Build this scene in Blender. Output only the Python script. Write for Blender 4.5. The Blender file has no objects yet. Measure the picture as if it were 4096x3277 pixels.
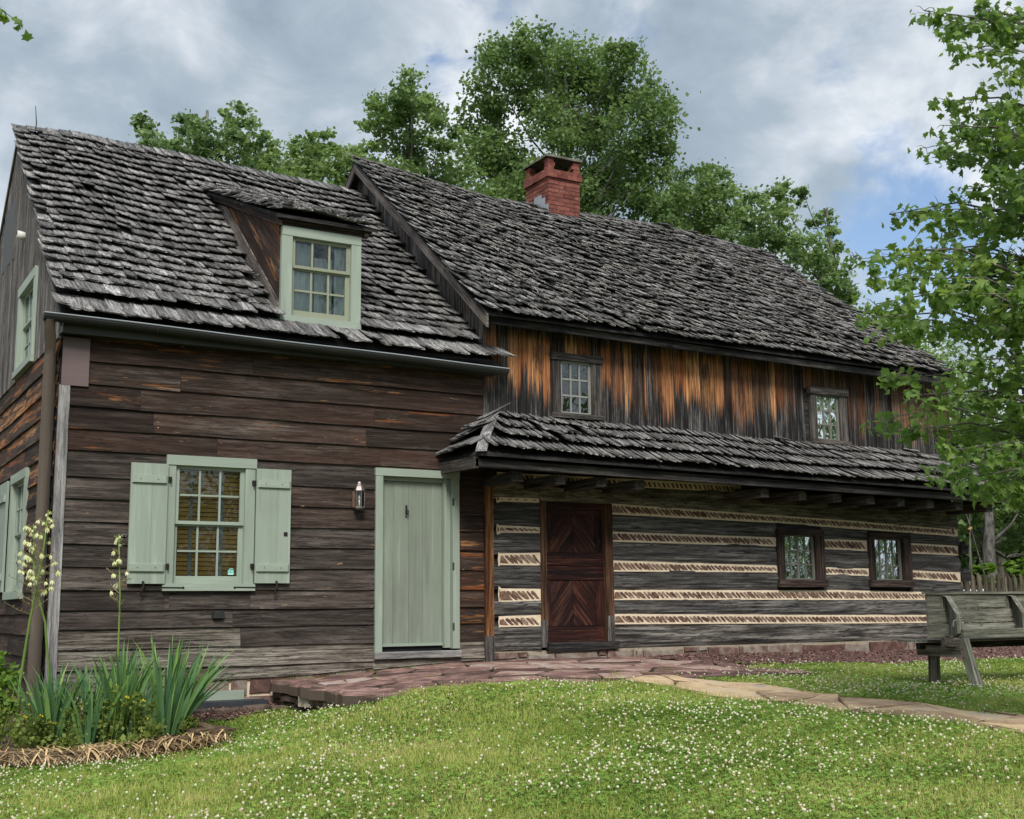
import bpy, math, random
import numpy as np
from mathutils import Matrix, Vector, noise as mnoise
R = math.radians
random.seed(7); rng = np.random.default_rng(7)
sc = bpy.context.scene
col = sc.collection

# ------------------------------------------------------------------ camera
CAM = Vector((-2.3346, -13.7893, 0.4213))
right = Vector((0.8658997, -0.50011729, -0.01002012)); down = Vector((0.07167216, 0.14386773, -0.98699806)); fwd = Vector((0.49505637, 0.85392317, 0.16041951))
cam_d = bpy.data.cameras.new('camera'); cam = bpy.data.objects.new('camera', cam_d); col.objects.link(cam)
cam.matrix_world = Matrix.Translation(CAM) @ Matrix((right, -down, -fwd)).transposed().to_4x4()
cam_d.sensor_width = 36; cam_d.lens = 36 * 4931 / 4096; cam_d.clip_end = 2000; cam_d.clip_start = .05
sc.camera = cam

def to_px(P):
    """position in the 4096 x 3277 photograph, and depth, of world points (n,3)"""
    q = np.asarray(P, float) - np.array(CAM)
    x = q @ np.array(right); y = q @ np.array(down); z = q @ np.array(fwd)
    z = np.where(z > .1, z, .1)
    return 2048 + 4931 * x / z, 1638.5 + 4931 * y / z, z

# ------------------------------------------------------------------ node helper
class NT:
    def __init__(s, tree): s.t = tree; s.t.nodes.clear()
    def n(s, typ, props=None, **inp):
        nd = s.t.nodes.new(typ)
        for k, v in (props or {}).items(): setattr(nd, k, v)
        for k, v in inp.items(): s.put(nd, k.replace('_', ' ') if k.replace('_', ' ') in nd.inputs else k, v)
        return nd
    def put(s, nd, key, v):
        sk = nd.inputs[key]
        if isinstance(v, bpy.types.NodeSocket): s.t.links.new(v, sk)
        else:
            try: sk.default_value = v
            except Exception: sk.default_value = (*v, 1)
    def m(s, op, a, b=0.0, c=None, clamp=False):
        nd = s.t.nodes.new('ShaderNodeMath'); nd.operation = op; nd.use_clamp = clamp
        s.put(nd, 0, a); s.put(nd, 1, b)
        if c is not None: s.put(nd, 2, c)
        return nd.outputs[0]
    def v(s, op, a, b):
        nd = s.t.nodes.new('ShaderNodeVectorMath'); nd.operation = op
        s.put(nd, 0, a)
        if op == 'SCALE': s.put(nd, 'Scale', b)
        else: s.put(nd, 1, b)
        return nd.outputs[0]
    def mix(s, f, a, b, mode='MIX'):
        nd = s.t.nodes.new('ShaderNodeMix'); nd.data_type = 'RGBA'; nd.blend_type = mode
        for i, v in ((0, f), (6, a), (7, b)):
            sk = nd.inputs[i]
            if isinstance(v, bpy.types.NodeSocket): s.t.links.new(v, sk)
            else: sk.default_value = v if i == 0 else (*v, 1)
        return nd.outputs[2]
    def noise(s, vec, scale=1.0, det=4, rough=.6, dist=0.0):
        nd = s.n('ShaderNodeTexNoise', None, Vector=vec, Scale=scale, Detail=det, Roughness=rough, Distortion=dist)
        return nd.outputs[0]
    def ramp(s, f, stops, interp='LINEAR'):
        nd = s.t.nodes.new('ShaderNodeValToRGB'); cr = nd.color_ramp; cr.interpolation = interp
        while len(cr.elements) < len(stops): cr.elements.new(.5)
        for e, (p, c) in zip(cr.elements, stops):
            e.position = p; e.color = (*(c if hasattr(c, '__len__') else (c, c, c)), 1)
        s.put(nd, 0, f); return nd.outputs[0]
    def mr(s, f, a, b, c=0.0, d=1.0, smooth=False):
        nd = s.t.nodes.new('ShaderNodeMapRange'); nd.clamp = True
        if smooth: nd.interpolation_type = 'SMOOTHSTEP'
        s.put(nd, 0, f); s.put(nd, 1, a); s.put(nd, 2, b); s.put(nd, 3, c); s.put(nd, 4, d)
        return nd.outputs[0]

# ------------------------------------------------------------------ world: daylight under broken cloud
w = bpy.data.worlds.new('World'); sc.world = w; w.use_nodes = True
N = NT(w.node_tree)
SUN_EL, SUN_AZ = 44, 205        # azimuth clockwise from +Y; the soft sun stands high, in front of the houses
sky = N.n('ShaderNodeTexSky', dict(sky_type='NISHITA', sun_disc=False, sun_elevation=R(SUN_EL), sun_rotation=R(SUN_AZ), altitude=100, air_density=1.0, dust_density=1.5, ozone_density=1.5))
tc = N.n('ShaderNodeTexCoord').outputs['Generated']
sep = N.n('ShaderNodeSeparateXYZ', None, Vector=tc)
dirv = N.v('MULTIPLY', tc, (1, 1, 1.5))
big = N.noise(N.v('ADD', dirv, (13.1, 2.4, 0)), 3.4, 5, .5, .35)
fine = N.noise(N.v('ADD', dirv, (12, 3.2, 0)), 9.0, 7, .56, .4)
def lobe(d, r0, r1):       # a patch of the cloud deck round one direction
    dd = N.n('ShaderNodeVectorMath', dict(operation='DISTANCE')); N.put(dd, 0, tc); N.put(dd, 1, d)
    return N.mr(dd.outputs['Value'], r0, r1, 1, 0, True)
lum = N.m('ADD', N.m('MULTIPLY', big, .55), N.m('MULTIPLY', fine, .45))
lum = N.m('ADD', N.m('MULTIPLY', N.m('SUBTRACT', lum, .5), 1.45), .5)
lum = N.m('ADD', lum, N.m('MULTIPLY', lobe((.42, .815, .40), .02, .13), .12))
lum = N.m('ADD', lum, N.m('MULTIPLY', lobe((.70, .60, .38), .02, .13), .07))
lum = N.m('SUBTRACT', lum, N.m('MULTIPLY', lobe((.31, .85, .43), .03, .22), .07))
lum = N.m('SUBTRACT', lum, N.m('MULTIPLY', lobe((.632, .688, .356), .03, .20), .06))
cloud = N.ramp(lum, [(0.30, (.155, .19, .225)), (.42, (.205, .242, .275)), (.51, (.285, .315, .345)), (.58, (.375, .395, .415)), (.68, (.49, .505, .52))])
cover = N.noise(N.v('ADD', dirv, (-4.3, 20.9, 0)), 5.0, 6, .6, .3)
cover = N.m('SUBTRACT', cover, N.m('MULTIPLY', lobe((.714, .645, .2726), .02, .15), .145))
cover = N.m('SUBTRACT', cover, N.m('MULTIPLY', lobe((.403, .81, .426), .0, .03), .075))
cover = N.mr(cover, .24, .40, 0.0, 1.0, True)
blue = N.v('SCALE', sky.outputs[0], 1.0)
bg1 = N.n('ShaderNodeBackground', None, Color=blue, Strength=.075)
bg2 = N.n('ShaderNodeBackground', None, Color=cloud, Strength=1.0)
cover = N.m('MULTIPLY', cover, .93)
mx = N.n('ShaderNodeMixShader'); N.put(mx, 0, cover); N.put(mx, 1, bg1.outputs[0]); N.put(mx, 2, bg2.outputs[0])
out = N.n('ShaderNodeOutputWorld'); N.put(out, 0, mx.outputs[0])
sun_d = bpy.data.lights.new('sun', 'SUN'); sun_d.energy = 1.6; sun_d.angle = R(20); sun_d.color = (1, .955, .88)
sun = bpy.data.objects.new('sun', sun_d); col.objects.link(sun)
_a = R(SUN_AZ); _e = R(SUN_EL)
sdir = Vector((math.sin(_a) * math.cos(_e), math.cos(_a) * math.cos(_e), math.sin(_e)))
sun.rotation_euler = sdir.to_track_quat('Z', 'Y').to_euler(); sun.location = (0, -20, 30)
vs = sc.view_settings; vs.view_transform = 'Standard'; vs.look = 'None'; vs.gamma = 1; vs.exposure = 1.15
vs.use_curve_mapping = False

# ------------------------------------------------------------------ materials
def base(name, rough=.85, spec=.25):
    mt = bpy.data.materials.new(name); mt.use_nodes = True
    N = NT(mt.node_tree)
    bs = N.n('ShaderNodeBsdfPrincipled', None, Roughness=rough); bs.inputs['Specular IOR Level'].default_value = spec
    o = N.n('ShaderNodeOutputMaterial'); N.put(o, 0, bs.outputs[0])
    return mt, N, bs
def rnd_of(N):
    a = N.n('ShaderNodeAttribute', dict(attribute_name='rnd')).outputs['Fac']
    r = N.n('ShaderNodeObjectInfo').outputs['Random']
    return N.m('FRACT', N.m('ADD', a, r))
def gc_of(N, rnd):
    g = N.n('ShaderNodeAttribute', dict(attribute_name='gc')).outputs['Vector']
    off = N.n('ShaderNodeCombineXYZ', None, X=N.m('MULTIPLY', rnd, 37.0), Y=N.m('MULTIPLY', rnd, 91.0), Z=N.m('MULTIPLY', rnd, 53.0)).outputs[0]
    return N.v('ADD', g, off)
def bump(N, bs, h, strength=.5, dist=.01):
    b = N.n('ShaderNodeBump', None, Strength=strength, Distance=dist, Height=h); N.put(bs, 'Normal', b.outputs[0])

def wood(name, stops, fine=38, crack=.5, var=.35, amber=None, knots=0.0, rough=.85, bmp=.6, moss=0.0, hue=None, streak=1.0, silver=.35, fleck=0.0, con=.14):
    """stops: ramp over streaky grain; amber: (colour lo, colour hi, mask builder(N, vec, pos) )"""
    mt, N, bs = base(name, rough)
    rnd = rnd_of(N); v = gc_of(N, rnd)
    g1 = N.noise(N.v('MULTIPLY', v, (1.6 * streak, fine, fine)), 1.0, 5, .62, .15)
    g2 = N.noise(N.v('MULTIPLY', v, (.9 * streak, 5, 5)), 1.0, 4, .6, .4)
    g3 = N.noise(N.v('MULTIPLY', v, (14 * streak, 160, 160)), 1.0, 2, .6)
    f = N.m('ADD', N.m('ADD', N.m('MULTIPLY', g1, .5), N.m('MULTIPLY', g2, .34)), N.m('MULTIPLY', g3, .16))
    f = N.mr(f, .5 - con, .5 + con, .16, .88)
    c = N.ramp(f, stops)
    sv = N.noise(N.v('MULTIPLY', v, (2.2 * streak, fine * 1.9, fine * 1.9)), 1.0, 3, .55, .1)
    c = N.mix(N.m('MULTIPLY', N.mr(sv, .60, .74, 0, silver), N.mr(g2, .40, .62)), c, (.34, .325, .31))
    dk = N.mr(sv, .40, .28, 0, .8)
    c = N.mix(dk, c, (.006, .005, .005))
    pos = N.n('ShaderNodeNewGeometry').outputs['Position']
    if hue: c = N.mix(N.mr(N.noise(N.v('MULTIPLY', v, (.5, 2, 2)), 1.0, 2), .35, .7, 0, hue[0]), c, hue[1])
    if amber:
        lo, hi, mask = amber
        ac = N.mix(N.mr(g1, .36, .62), lo, hi); ac = N.mix(N.mr(N.m('FRACT', N.m('MULTIPLY', rnd, 17.7)), .55, .8, 0, .6), ac, (.24, .065, .022)); ac = N.mix(N.mr(sv, .42, .33, 0, .85), ac, (.05, .022, .010))
        c = N.mix(mask(N, v, pos, rnd), c, ac)
    if knots:
        vo = N.n('ShaderNodeTexVoronoi', dict(feature='F1'), Vector=N.v('MULTIPLY', v, (2.3, 6.5, .01)), Scale=1.0)
        kd = N.m('ADD', vo.outputs['Distance'], N.m('MULTIPLY', g1, .08))
        c = N.mix(N.m('MULTIPLY', N.mr(kd, .11, .055), knots), c, (.26, .13, .055))
        c = N.mix(N.mr(kd, .085, .055), c, (.02, .014, .01))
    ck = N.noise(N.v('MULTIPLY', N.v('ADD', v, (5, 5, 5)), (1.1 * streak, 26, 26)), 1.0, 3, .7, .3)
    ckm = N.mr(N.m('ABSOLUTE', N.m('SUBTRACT', ck, .5)), .0, .020, 1.0, 0.0)
    ckm = N.m('MULTIPLY', ckm, N.mr(g2, .42, .54, 0, crack))
    if fleck:
        fk = N.noise(N.v('MULTIPLY', N.v('ADD', v, (9, 2, 4)), (5.5, 34, 34)), 1.0, 3, .6, .6)
        c = N.mix(N.mr(fk, .70, .735, 0, fleck), c, (.40, .25, .13))
    c = N.mix(ckm, c, (.008, .007, .007))
    if moss:
        mm = N.mr(N.noise(N.v('MULTIPLY', pos, (3, 3, 3)), 1.0, 5, .7), .55, .72, 0, moss)
        c = N.mix(mm, c, (.10, .115, .05))
    br = N.mr(rnd, 0, 1, 1 - var, 1 + var)
    c = N.v('SCALE', c, br)
    N.put(bs, 'Base Color', c)
    h = N.m('SUBTRACT', N.m('ADD', N.m('MULTIPLY', g1, .7), N.m('MULTIPLY', g2, .6)), N.m('MULTIPLY', ckm, .9))
    bump(N, bs, h, bmp, .012)
    return mt

def mask_wing(N, v, pos, rnd):
    s = N.n('ShaderNodeSeparateXYZ', None, Vector=pos)
    a = N.noise(N.v('MULTIPLY', v, (.8, 9, 9)), 1.0, 5, .68, .5)
    up = N.mr(s.outputs[2], 1.9, 2.7, 0, .10); rt = N.m('MULTIPLY', N.mr(s.outputs[0], 4.80, 4.9, 0, .13), N.mr(s.outputs[2], 1.5, 1.3))
    side = N.m('MULTIPLY', N.mr(s.outputs[0], .02, -.01, 0, .11), N.mr(s.outputs[2], .8, 1.8))
    lo = N.mr(s.outputs[2], .1, -.05, 0, -.1)
    t = N.m('ADD', N.m('ADD', a, up), N.m('MAXIMUM', N.m('ADD', rt, lo), side))
    pb = N.mr(N.m('FRACT', N.m('MULTIPLY', rnd, 7.31)), .45, .9, -.05, .03)
    return N.mr(N.m('ADD', t, pb), .655, .70, 0, .85)
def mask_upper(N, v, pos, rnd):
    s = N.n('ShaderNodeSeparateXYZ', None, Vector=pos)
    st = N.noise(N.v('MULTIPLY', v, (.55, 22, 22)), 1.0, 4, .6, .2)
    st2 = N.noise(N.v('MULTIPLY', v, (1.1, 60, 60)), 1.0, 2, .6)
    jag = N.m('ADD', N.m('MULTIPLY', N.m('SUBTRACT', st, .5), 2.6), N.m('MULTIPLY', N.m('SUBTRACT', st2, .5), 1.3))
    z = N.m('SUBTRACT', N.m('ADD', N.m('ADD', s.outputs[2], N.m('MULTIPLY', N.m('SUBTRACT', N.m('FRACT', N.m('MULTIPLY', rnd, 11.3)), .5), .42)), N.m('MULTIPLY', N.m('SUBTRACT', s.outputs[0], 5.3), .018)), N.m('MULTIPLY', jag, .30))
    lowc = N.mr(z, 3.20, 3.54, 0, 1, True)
    upc = N.mr(N.m('ADD', s.outputs[2], N.m('MULTIPLY', jag, .16)), 4.14, 3.92, 0, 1, True)  # amber stops short of the eave, whose shade is put into the colour
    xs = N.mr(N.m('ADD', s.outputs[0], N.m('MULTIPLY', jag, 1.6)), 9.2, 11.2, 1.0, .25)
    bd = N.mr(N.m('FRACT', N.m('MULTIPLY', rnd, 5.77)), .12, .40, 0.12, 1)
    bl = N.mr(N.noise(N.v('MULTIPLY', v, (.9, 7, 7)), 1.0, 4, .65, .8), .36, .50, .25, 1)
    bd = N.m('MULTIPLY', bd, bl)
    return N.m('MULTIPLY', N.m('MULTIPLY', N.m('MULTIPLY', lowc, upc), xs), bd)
M = {}
M['clap'] = wood('weathered_clapboard', [(.2, (.008, .0055, .0045)), (.40, (.024, .0165, .0135)), (.56, (.054, .039, .032)), (.72, (.10, .078, .066)), (.88, (.165, .145, .13))],
                 fine=26, silver=.15, con=.18, fleck=.9, var=.45, knots=.5, crack=.7, amber=((.12, .038, .012), (.42, .21, .085), mask_wing), hue=(.6, (.048, .020, .012)))
M['clap_mid'] = wood('half_greyed_clapboard', [(.2, (.012, .009, .008)), (.40, (.036, .028, .024)), (.56, (.078, .063, .055)), (.72, (.130, .112, .101)), (.88, (.21, .19, .178))],
                 fine=26, silver=.20, con=.19, fleck=.8, var=.34, knots=.6, crack=.9, amber=((.12, .038, .012), (.42, .21, .085), mask_wing))
M['clap_low'] = wood('sun_greyed_clapboard', [(.28, (.035, .028, .023)), (.42, (.10, .083, .068)), (.55, (.19, .165, .14)), (.72, (.31, .28, .24))], var=.18, knots=.45, crack=.9)
M['upper'] = wood('weathered_shaded_amber_board', [(.30, (.005, .005, .006)), (.44, (.016, .015, .016)), (.56, (.04, .037, .037)), (.72, (.15, .145, .14))],
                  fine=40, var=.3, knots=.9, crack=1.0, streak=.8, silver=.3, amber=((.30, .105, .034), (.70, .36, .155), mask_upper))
M['gable'] = wood('grey_gable_board', [(.28, (.03, .026, .024)), (.44, (.085, .075, .070)), (.58, (.16, .145, .137)), (.76, (.28, .265, .25))], var=.3, crack=.9, knots=.2)
M['log'] = wood('hewn_log', [(.18, (.016, .015, .015)), (.42, (.050, .048, .047)), (.56, (.098, .094, .090)), (.70, (.16, .153, .145)), (.88, (.25, .24, .225))],
                fine=30, var=.38, crack=1.0, knots=.2, bmp=1.0, streak=.8, silver=.3)
M['log_low'] = wood('hewn_log_grey', [(.28, (.02, .018, .017)), (.42, (.065, .06, .056)), (.54, (.135, .125, .115)), (.7, (.24, .225, .205))], fine=30, var=.15, crack=1.0, bmp=1.0, streak=.8)
M['log_up'] = wood('hewn_log_dusty', [(.2, (.03, .027, .020)), (.42, (.095, .086, .066)), (.56, (.18, .165, .13)), (.75, (.28, .265, .21))], fine=30, var=.15, crack=1.0, bmp=1.0, streak=1.6)
M['shingle'] = wood('split_wood_shingle', [(.15, (.03, .028, .029)), (.38, (.105, .10, .10)), (.54, (.205, .20, .198)), (.70, (.32, .312, .308)), (.9, (.47, .46, .455))],
                    fine=46, var=.5, crack=1.0, bmp=.8, streak=3, moss=.25, silver=.3)
M['shingle_pent'] = wood('straight_wood_shingle', [(.15, (.06, .057, .057)), (.40, (.15, .145, .143)), (.56, (.25, .243, .24)), (.8, (.38, .372, .365))],
                    fine=60, var=.28, crack=.9, bmp=.8, streak=2, moss=.12)
M['dark'] = wood('dark_aged_timber', [(.3, (.006, .006, .007)), (.5, (.022, .021, .022)), (.75, (.07, .065, .06))], var=.25, crack=.6)
M['beam'] = wood('eave_beam', [(.3, (.018, .016, .015)), (.5, (.055, .049, .045)), (.75, (.14, .125, .11))], var=.3, crack=.8)
M['rake'] = wood('rake_board_wood', [(.3, (.05, .042, .038)), (.5, (.13, .11, .10)), (.75, (.25, .22, .20))], var=.2, crack=.8)
M['corner'] = wood('silvered_corner_board', [(.3, (.11, .105, .105)), (.5, (.24, .235, .235)), (.75, (.38, .37, .365))], var=.15, crack=.7, knots=.4, fine=22)
M['post'] = wood('amber_corner_post', [(.3, (.05, .02, .010)), (.5, (.16, .065, .025)), (.75, (.36, .18, .08))], var=.2, crack=.7)
M['jamb'] = wood('brown_door_jamb', [(.3, (.03, .014, .009)), (.5, (.085, .042, .022)), (.75, (.19, .11, .065))], var=.2, crack=.8)
M['ddoor'] = wood('dark_red_door_wood', [(.3, (.005, .002, .002)), (.5, (.022, .006, .005)), (.65, (.055, .017, .011)), (.82, (.11, .05, .03))], silver=.08, var=.35, crack=.6, rough=.6)
M['bench'] = wood('grey_green_bench_wood', [(.25, (.085, .083, .064)), (.45, (.17, .168, .135)), (.6, (.255, .25, .205)), (.78, (.38, .37, .32))], var=.14, crack=.7, knots=.35)
M['benchleg'] = wood('brown_bench_leg_wood', [(.28, (.05, .04, .03)), (.5, (.14, .115, .09)), (.75, (.27, .245, .215))], var=.15, crack=.7)
M['bed'] = wood('bed_timber_wood', [(.28, (.04, .028, .018)), (.5, (.13, .09, .055)), (.75, (.26, .19, .13))], var=.2, crack=.8)
M['fence'] = wood('fence_wood', [(.28, (.025, .02, .015)), (.5, (.075, .062, .045)), (.75, (.19, .165, .125))], var=.35, crack=.7)
M['bark'] = wood('tree_bark', [(.3, (.05, .045, .038)), (.5, (.13, .12, .105)), (.75, (.26, .245, .225))], fine=14, var=.1, crack=.9, bmp=1.0, streak=3)
M['midbark'] = wood('grey_bark', [(.3, (.035, .032, .028)), (.5, (.085, .08, .072)), (.75, (.15, .142, .13))], fine=10, var=.1, crack=.9, bmp=1.0, streak=3, silver=0)
M['darkbark'] = wood('dark_bark', [(.3, (.018, .015, .012)), (.5, (.05, .043, .035)), (.75, (.11, .1, .085))], fine=14, var=.1, crack=.9, streak=3)

def paint(name, c, wear=.25, rough=.55, dirt=(.10, .10, .07), chip=(.30, .24, .17)):
    mt, N, bs = base(name, rough, .35)
    rnd = rnd_of(N); v = gc_of(N, rnd)
    g = N.noise(N.v('MULTIPLY', v, (1.2, 16, 16)), 1.0, 5, .6, .2)
    b = N.noise(N.v('MULTIPLY', v, (1.6, 3.2, 3.2)), 1.0, 4, .6)
    cc = N.mix(N.mr(g, .35, .7, 0, .35), c, tuple(x * 1.22 for x in c))
    cc = N.mix(N.mr(b, .5, .75, 0, wear), cc, tuple(x * .62 + d * .3 for x, d in zip(c, dirt)))
    ch = N.noise(N.v('MULTIPLY', v, (5, 34, 34)), 1.0, 6, .75)
    gs = N.noise(N.v('MULTIPLY', v, (.7, 11, 11)), 1.0, 4, .6, .3)
    cc = N.mix(N.mr(gs, .54, .70, 0, wear * 1.3), cc, tuple(x * .55 + d * .35 for x, d in zip(c, dirt)))
    cc = N.mix(N.mr(gs, .44, .32, 0, .5), cc, tuple(min(1, x * 1.35 + .03) for x in c))
    cc = N.mix(N.mr(ch, .665, .69, 0, .9), cc, chip)
    cc = N.v('SCALE', cc, N.mr(rnd, 0, 1, .93, 1.06))
    N.put(bs, 'Base Color', cc); bump(N, bs, g, .25, .004)
    return mt
M['sage'] = paint('sage_paint', (.295, .348, .292), wear=.38)
M['sage_door'] = paint('sage_door_paint', (.215, .25, .205), wear=.5)
M['sage_dark'] = paint('olive_cornice_paint', (.04, .042, .036), wear=.5)
M['sage_peel'] = paint('peeling_sage_paint', (.27, .29, .21), wear=.6, chip=(.50, .38, .24))
M['whitesash'] = paint('bare_white_sash', (.27, .275, .255), wear=.5)
M['darksash'] = paint('dull_grey_sash', (.17, .165, .14), wear=.5)
M['frame_dark'] = wood('black_brown_frame', [(.3, (.010, .006, .005)), (.5, (.032, .020, .017)), (.75, (.09, .065, .055))], var=.2, crack=.6)
M['gutter'] = paint('dark_green_gutter', (.022, .024, .023), wear=.6, rough=.6, chip=(.13, .135, .12))
M['downspout'] = paint('brown_downspout', (.105, .082, .066), wear=.3, rough=.4, chip=(.18, .15, .13))
M['sheet'] = paint('mauve_brown_sheet', (.145, .105, .105), wear=.2, rough=.5, chip=(.16, .11, .11))
M['lead'] = paint('lead_flashing', (.30, .33, .36), wear=.4, rough=.45)
M['white'] = paint('white_plastic', (.62, .62, .60), wear=.2)

def simple(name, c, rough=.8, metal=0.0, var=.15, scale=12, c2=None, bmp=.3, spec=.3, bd=.006):
    mt, N, bs = base(name, rough, spec)
    bs.inputs['Metallic'].default_value = metal
    rnd = rnd_of(N); pos = N.n('ShaderNodeNewGeometry').outputs['Position']
    n1 = N.noise(N.v('MULTIPLY', pos, (scale,) * 3), 1.0, 6, .65)
    cc = N.mix(N.mr(n1, .35, .68), c, c2 or tuple(x * .6 for x in c))
    cc = N.v('SCALE', cc, N.mr(rnd, 0, 1, 1 - var, 1 + var))
    N.put(bs, 'Base Color', cc)
    if bmp: bump(N, bs, n1, bmp, bd)
    return mt
M['brick_mortar'] = simple('sooty_mortar', (.40, .31, .26), .95, 0, .05, 25, (.28, .21, .18), .4)
M['iron'] = simple('black_iron', (.03, .027, .025), .6, .3)
M['pewter'] = simple('aged_pewter', (.26, .23, .22), .42, .7, 0, 20)
M['mortar'] = simple('cream_mortar', (.80, .68, .52), .95, 0, .06, 14, (.62, .50, .37), .6)
M['mortar_grey'] = simple('grey_mortar', (.40, .35, .27), .95, 0, .06, 25, (.25, .21, .16), .6)
M['interior'] = simple('dark_interior', (.012, .012, .013), .9, bmp=0)
M['slate'] = simple('dark_slate', (.045, .052, .062), .6, 0, .1, 8)
M['white_rock'] = simple('white_quartz', (.55, .50, .42), .8, 0, .1, 30, (.2, .17, .13), .8, .3, .02)
M['bulb'] = simple('clear_bulb', (.8, .75, .6), .2, bmp=0)
M['tape'] = simple('blind_tape', (.40, .42, .52), .9, bmp=0)
M['debris'] = simple('grey_twig', (.36, .33, .28), .9, 0, .5, 9, (.22, .20, .17), 0)
M['straw'] = simple('dead_straw', (.58, .43, .24), .9, 0, .5, 9, (.34, .22, .11), 0)
M['teal'] = simple('teal_sticker', (.03, .30, .25), .5, 0, 0, 5, (.03, .28, .24), 0)
M['palecyan'] = simple('pale_cyan_sticker', (.45, .82, .76), .5, 0, 0, 5, (.42, .78, .73), 0)

def stone(name, ramp, scale=7, rough=.9, bd=.02, strat=1.0, side=None):
    mt, N, bs = base(name, rough, .2)
    rnd = rnd_of(N); pos = N.n('ShaderNodeNewGeometry').outputs['Position']
    p = N.v('ADD', N.v('MULTIPLY', pos, (1, 1, strat)), N.n('ShaderNodeCombineXYZ', None, X=N.m('MULTIPLY', rnd, 9.0), Y=N.m('MULTIPLY', rnd, 31.0)).outputs[0])
    a = N.noise(p, scale, 7, .65, .3); b = N.noise(p, scale * .3, 3, .6)
    f = N.m('ADD', N.m('ADD', N.m('MULTIPLY', N.mr(a, .32, .68), .38), N.m('MULTIPLY', N.mr(b, .35, .65), .25)), N.m('MULTIPLY', rnd, .37))
    cc = N.ramp(f, ramp)
    if side:      # broken edge faces have a different crust from the worn top
        nz = N.n('ShaderNodeSeparateXYZ', None, Vector=N.n('ShaderNodeNewGeometry').outputs['True Normal']).outputs[2]
        cc = N.mix(N.mr(nz, .75, .45), cc, N.mix(a, side, tuple(x * 2 for x in side)))
    N.put(bs, 'Base Color', cc); bump(N, bs, a, .8, bd)
    return mt
M['flag'] = stone('red_flagstone', [(.28, (.09, .052, .047)), (.42, (.185, .108, .096)), (.55, (.275, .168, .146)), (.66, (.37, .25, .21)), (.8, (.42, .36, .33))], 5, side=(.07, .052, .042))
M['flag_side'] = stone('dark_flagstone_edge', [(.3, (.04, .03, .025)), (.5, (.12, .085, .07)), (.75, (.22, .17, .14))], 9, bd=.04)
M['path'] = stone('tan_path_stone', [(.18, (.22, .15, .105)), (.38, (.36, .25, .165)), (.54, (.48, .35, .22)), (.70, (.58, .44, .27)), (.88, (.36, .33, .31))], 4.5, bd=.014, side=(.12, .085, .06))
M['chink'] = stone('brown_chink_stone', [(.2, (.09, .05, .04)), (.45, (.16, .093, .07)), (.6, (.21, .135, .10)), (.75, (.28, .225, .165)), (.9, (.27, .255, .20))], 18)
M['found'] = stone('foundation_stone', [(.3, (.10, .055, .048)), (.45, (.17, .10, .085)), (.58, (.23, .18, .15)), (.75, (.30, .27, .23))], 8, bd=.03)
M['brick'] = stone('red_brick', [(.15, (.11, .038, .031)), (.40, (.18, .062, .050)), (.6, (.225, .082, .064)), (.80, (.27, .11, .08)), (.93, (.42, .15, .085))], 16)
M['cap'] = stone('mossy_cap_stone', [(.3, (.06, .06, .045)), (.5, (.12, .12, .085)), (.75, (.2, .19, .15))], 12, bd=.04)

def glass_mat():
    mt = bpy.data.materials.new('window_glass'); mt.use_nodes = True; N = NT(mt.node_tree)
    pos = N.n('ShaderNodeNewGeometry').outputs['Position']
    b = N.n('ShaderNodeBump', None, Strength=.25, Distance=.02, Height=N.noise(pos, 5.0, 2, .5)).outputs[0]
    gl = N.n('ShaderNodeBsdfGlossy', None, Color=(.9, .95, .97, 1), Roughness=.02, Normal=b)
    tr = N.n('ShaderNodeBsdfTransparent', None, Color=(.86, .90, .88, 1))
    fr = N.n('ShaderNodeFresnel', None, IOR=1.52, Normal=b)
    f = N.m('MINIMUM', N.m('MULTIPLY', fr.outputs[0], .95), 1.0)
    mx = N.n('ShaderNodeMixShader'); N.put(mx, 0, f); N.put(mx, 1, tr.outputs[0]); N.put(mx, 2, gl.outputs[0])
    o = N.n('ShaderNodeOutputMaterial'); N.put(o, 0, mx.outputs[0]); return mt
M['glass'] = glass_mat()
def cloth_mat(name, c):
    mt, N, bs = base(name, .95, .1)
    pos = N.n('ShaderNodeNewGeometry').outputs['Position']
    n = N.noise(N.v('MULTIPLY', pos, (26, 26, 3)), 1.0, 3)
    N.put(bs, 'Base Color', N.mix(N.mr(n, .3, .7), c, tuple(x * .72 for x in c))); return mt
M['curtain'] = cloth_mat('white_curtain', (.72, .76, .80)); M['curtain_green'] = cloth_mat('grey_green_curtain', (.40, .45, .38)); M['olive_cloth'] = cloth_mat('olive_cloth', (.16, .15, .07))
M['green_reflection'] = cloth_mat('painted_green_reflection', (.02, .04, .03))
M['blind'] = simple('honey_blind_slat', (.72, .42, .15), .5, 0, .12, 12, (.60, .32, .10), 0)

def leaf_mat(name, stops, trans=.35, rough=.55, posvar=.5, spec=.3):
    mt = bpy.data.materials.new(name); mt.use_nodes = True; N = NT(mt.node_tree)
    rnd = rnd_of(N); pos = N.n('ShaderNodeNewGeometry').outputs['Position']
    n = N.noise(pos, 1.1, 3, .6)
    f = N.m('ADD', N.m('MULTIPLY', rnd, 1 - posvar), N.m('MULTIPLY', N.mr(n, .3, .7), posvar))
    c = N.ramp(f, stops)
    d = N.n('ShaderNodeBsdfPrincipled', None, Roughness=rough); N.put(d, 'Base Color', c); d.inputs['Specular IOR Level'].default_value = spec
    t = N.n('ShaderNodeBsdfTranslucent'); N.put(t, 0, N.mix(.5, c, N.v('MULTIPLY', c, (1.5, 1.5, .5))))
    mx = N.n('ShaderNodeMixShader'); mx.inputs[0].default_value = trans; N.put(mx, 1, d.outputs[0]); N.put(mx, 2, t.outputs[0])
    o = N.n('ShaderNodeOutputMaterial'); N.put(o, 0, mx.outputs[0]); return mt
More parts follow.
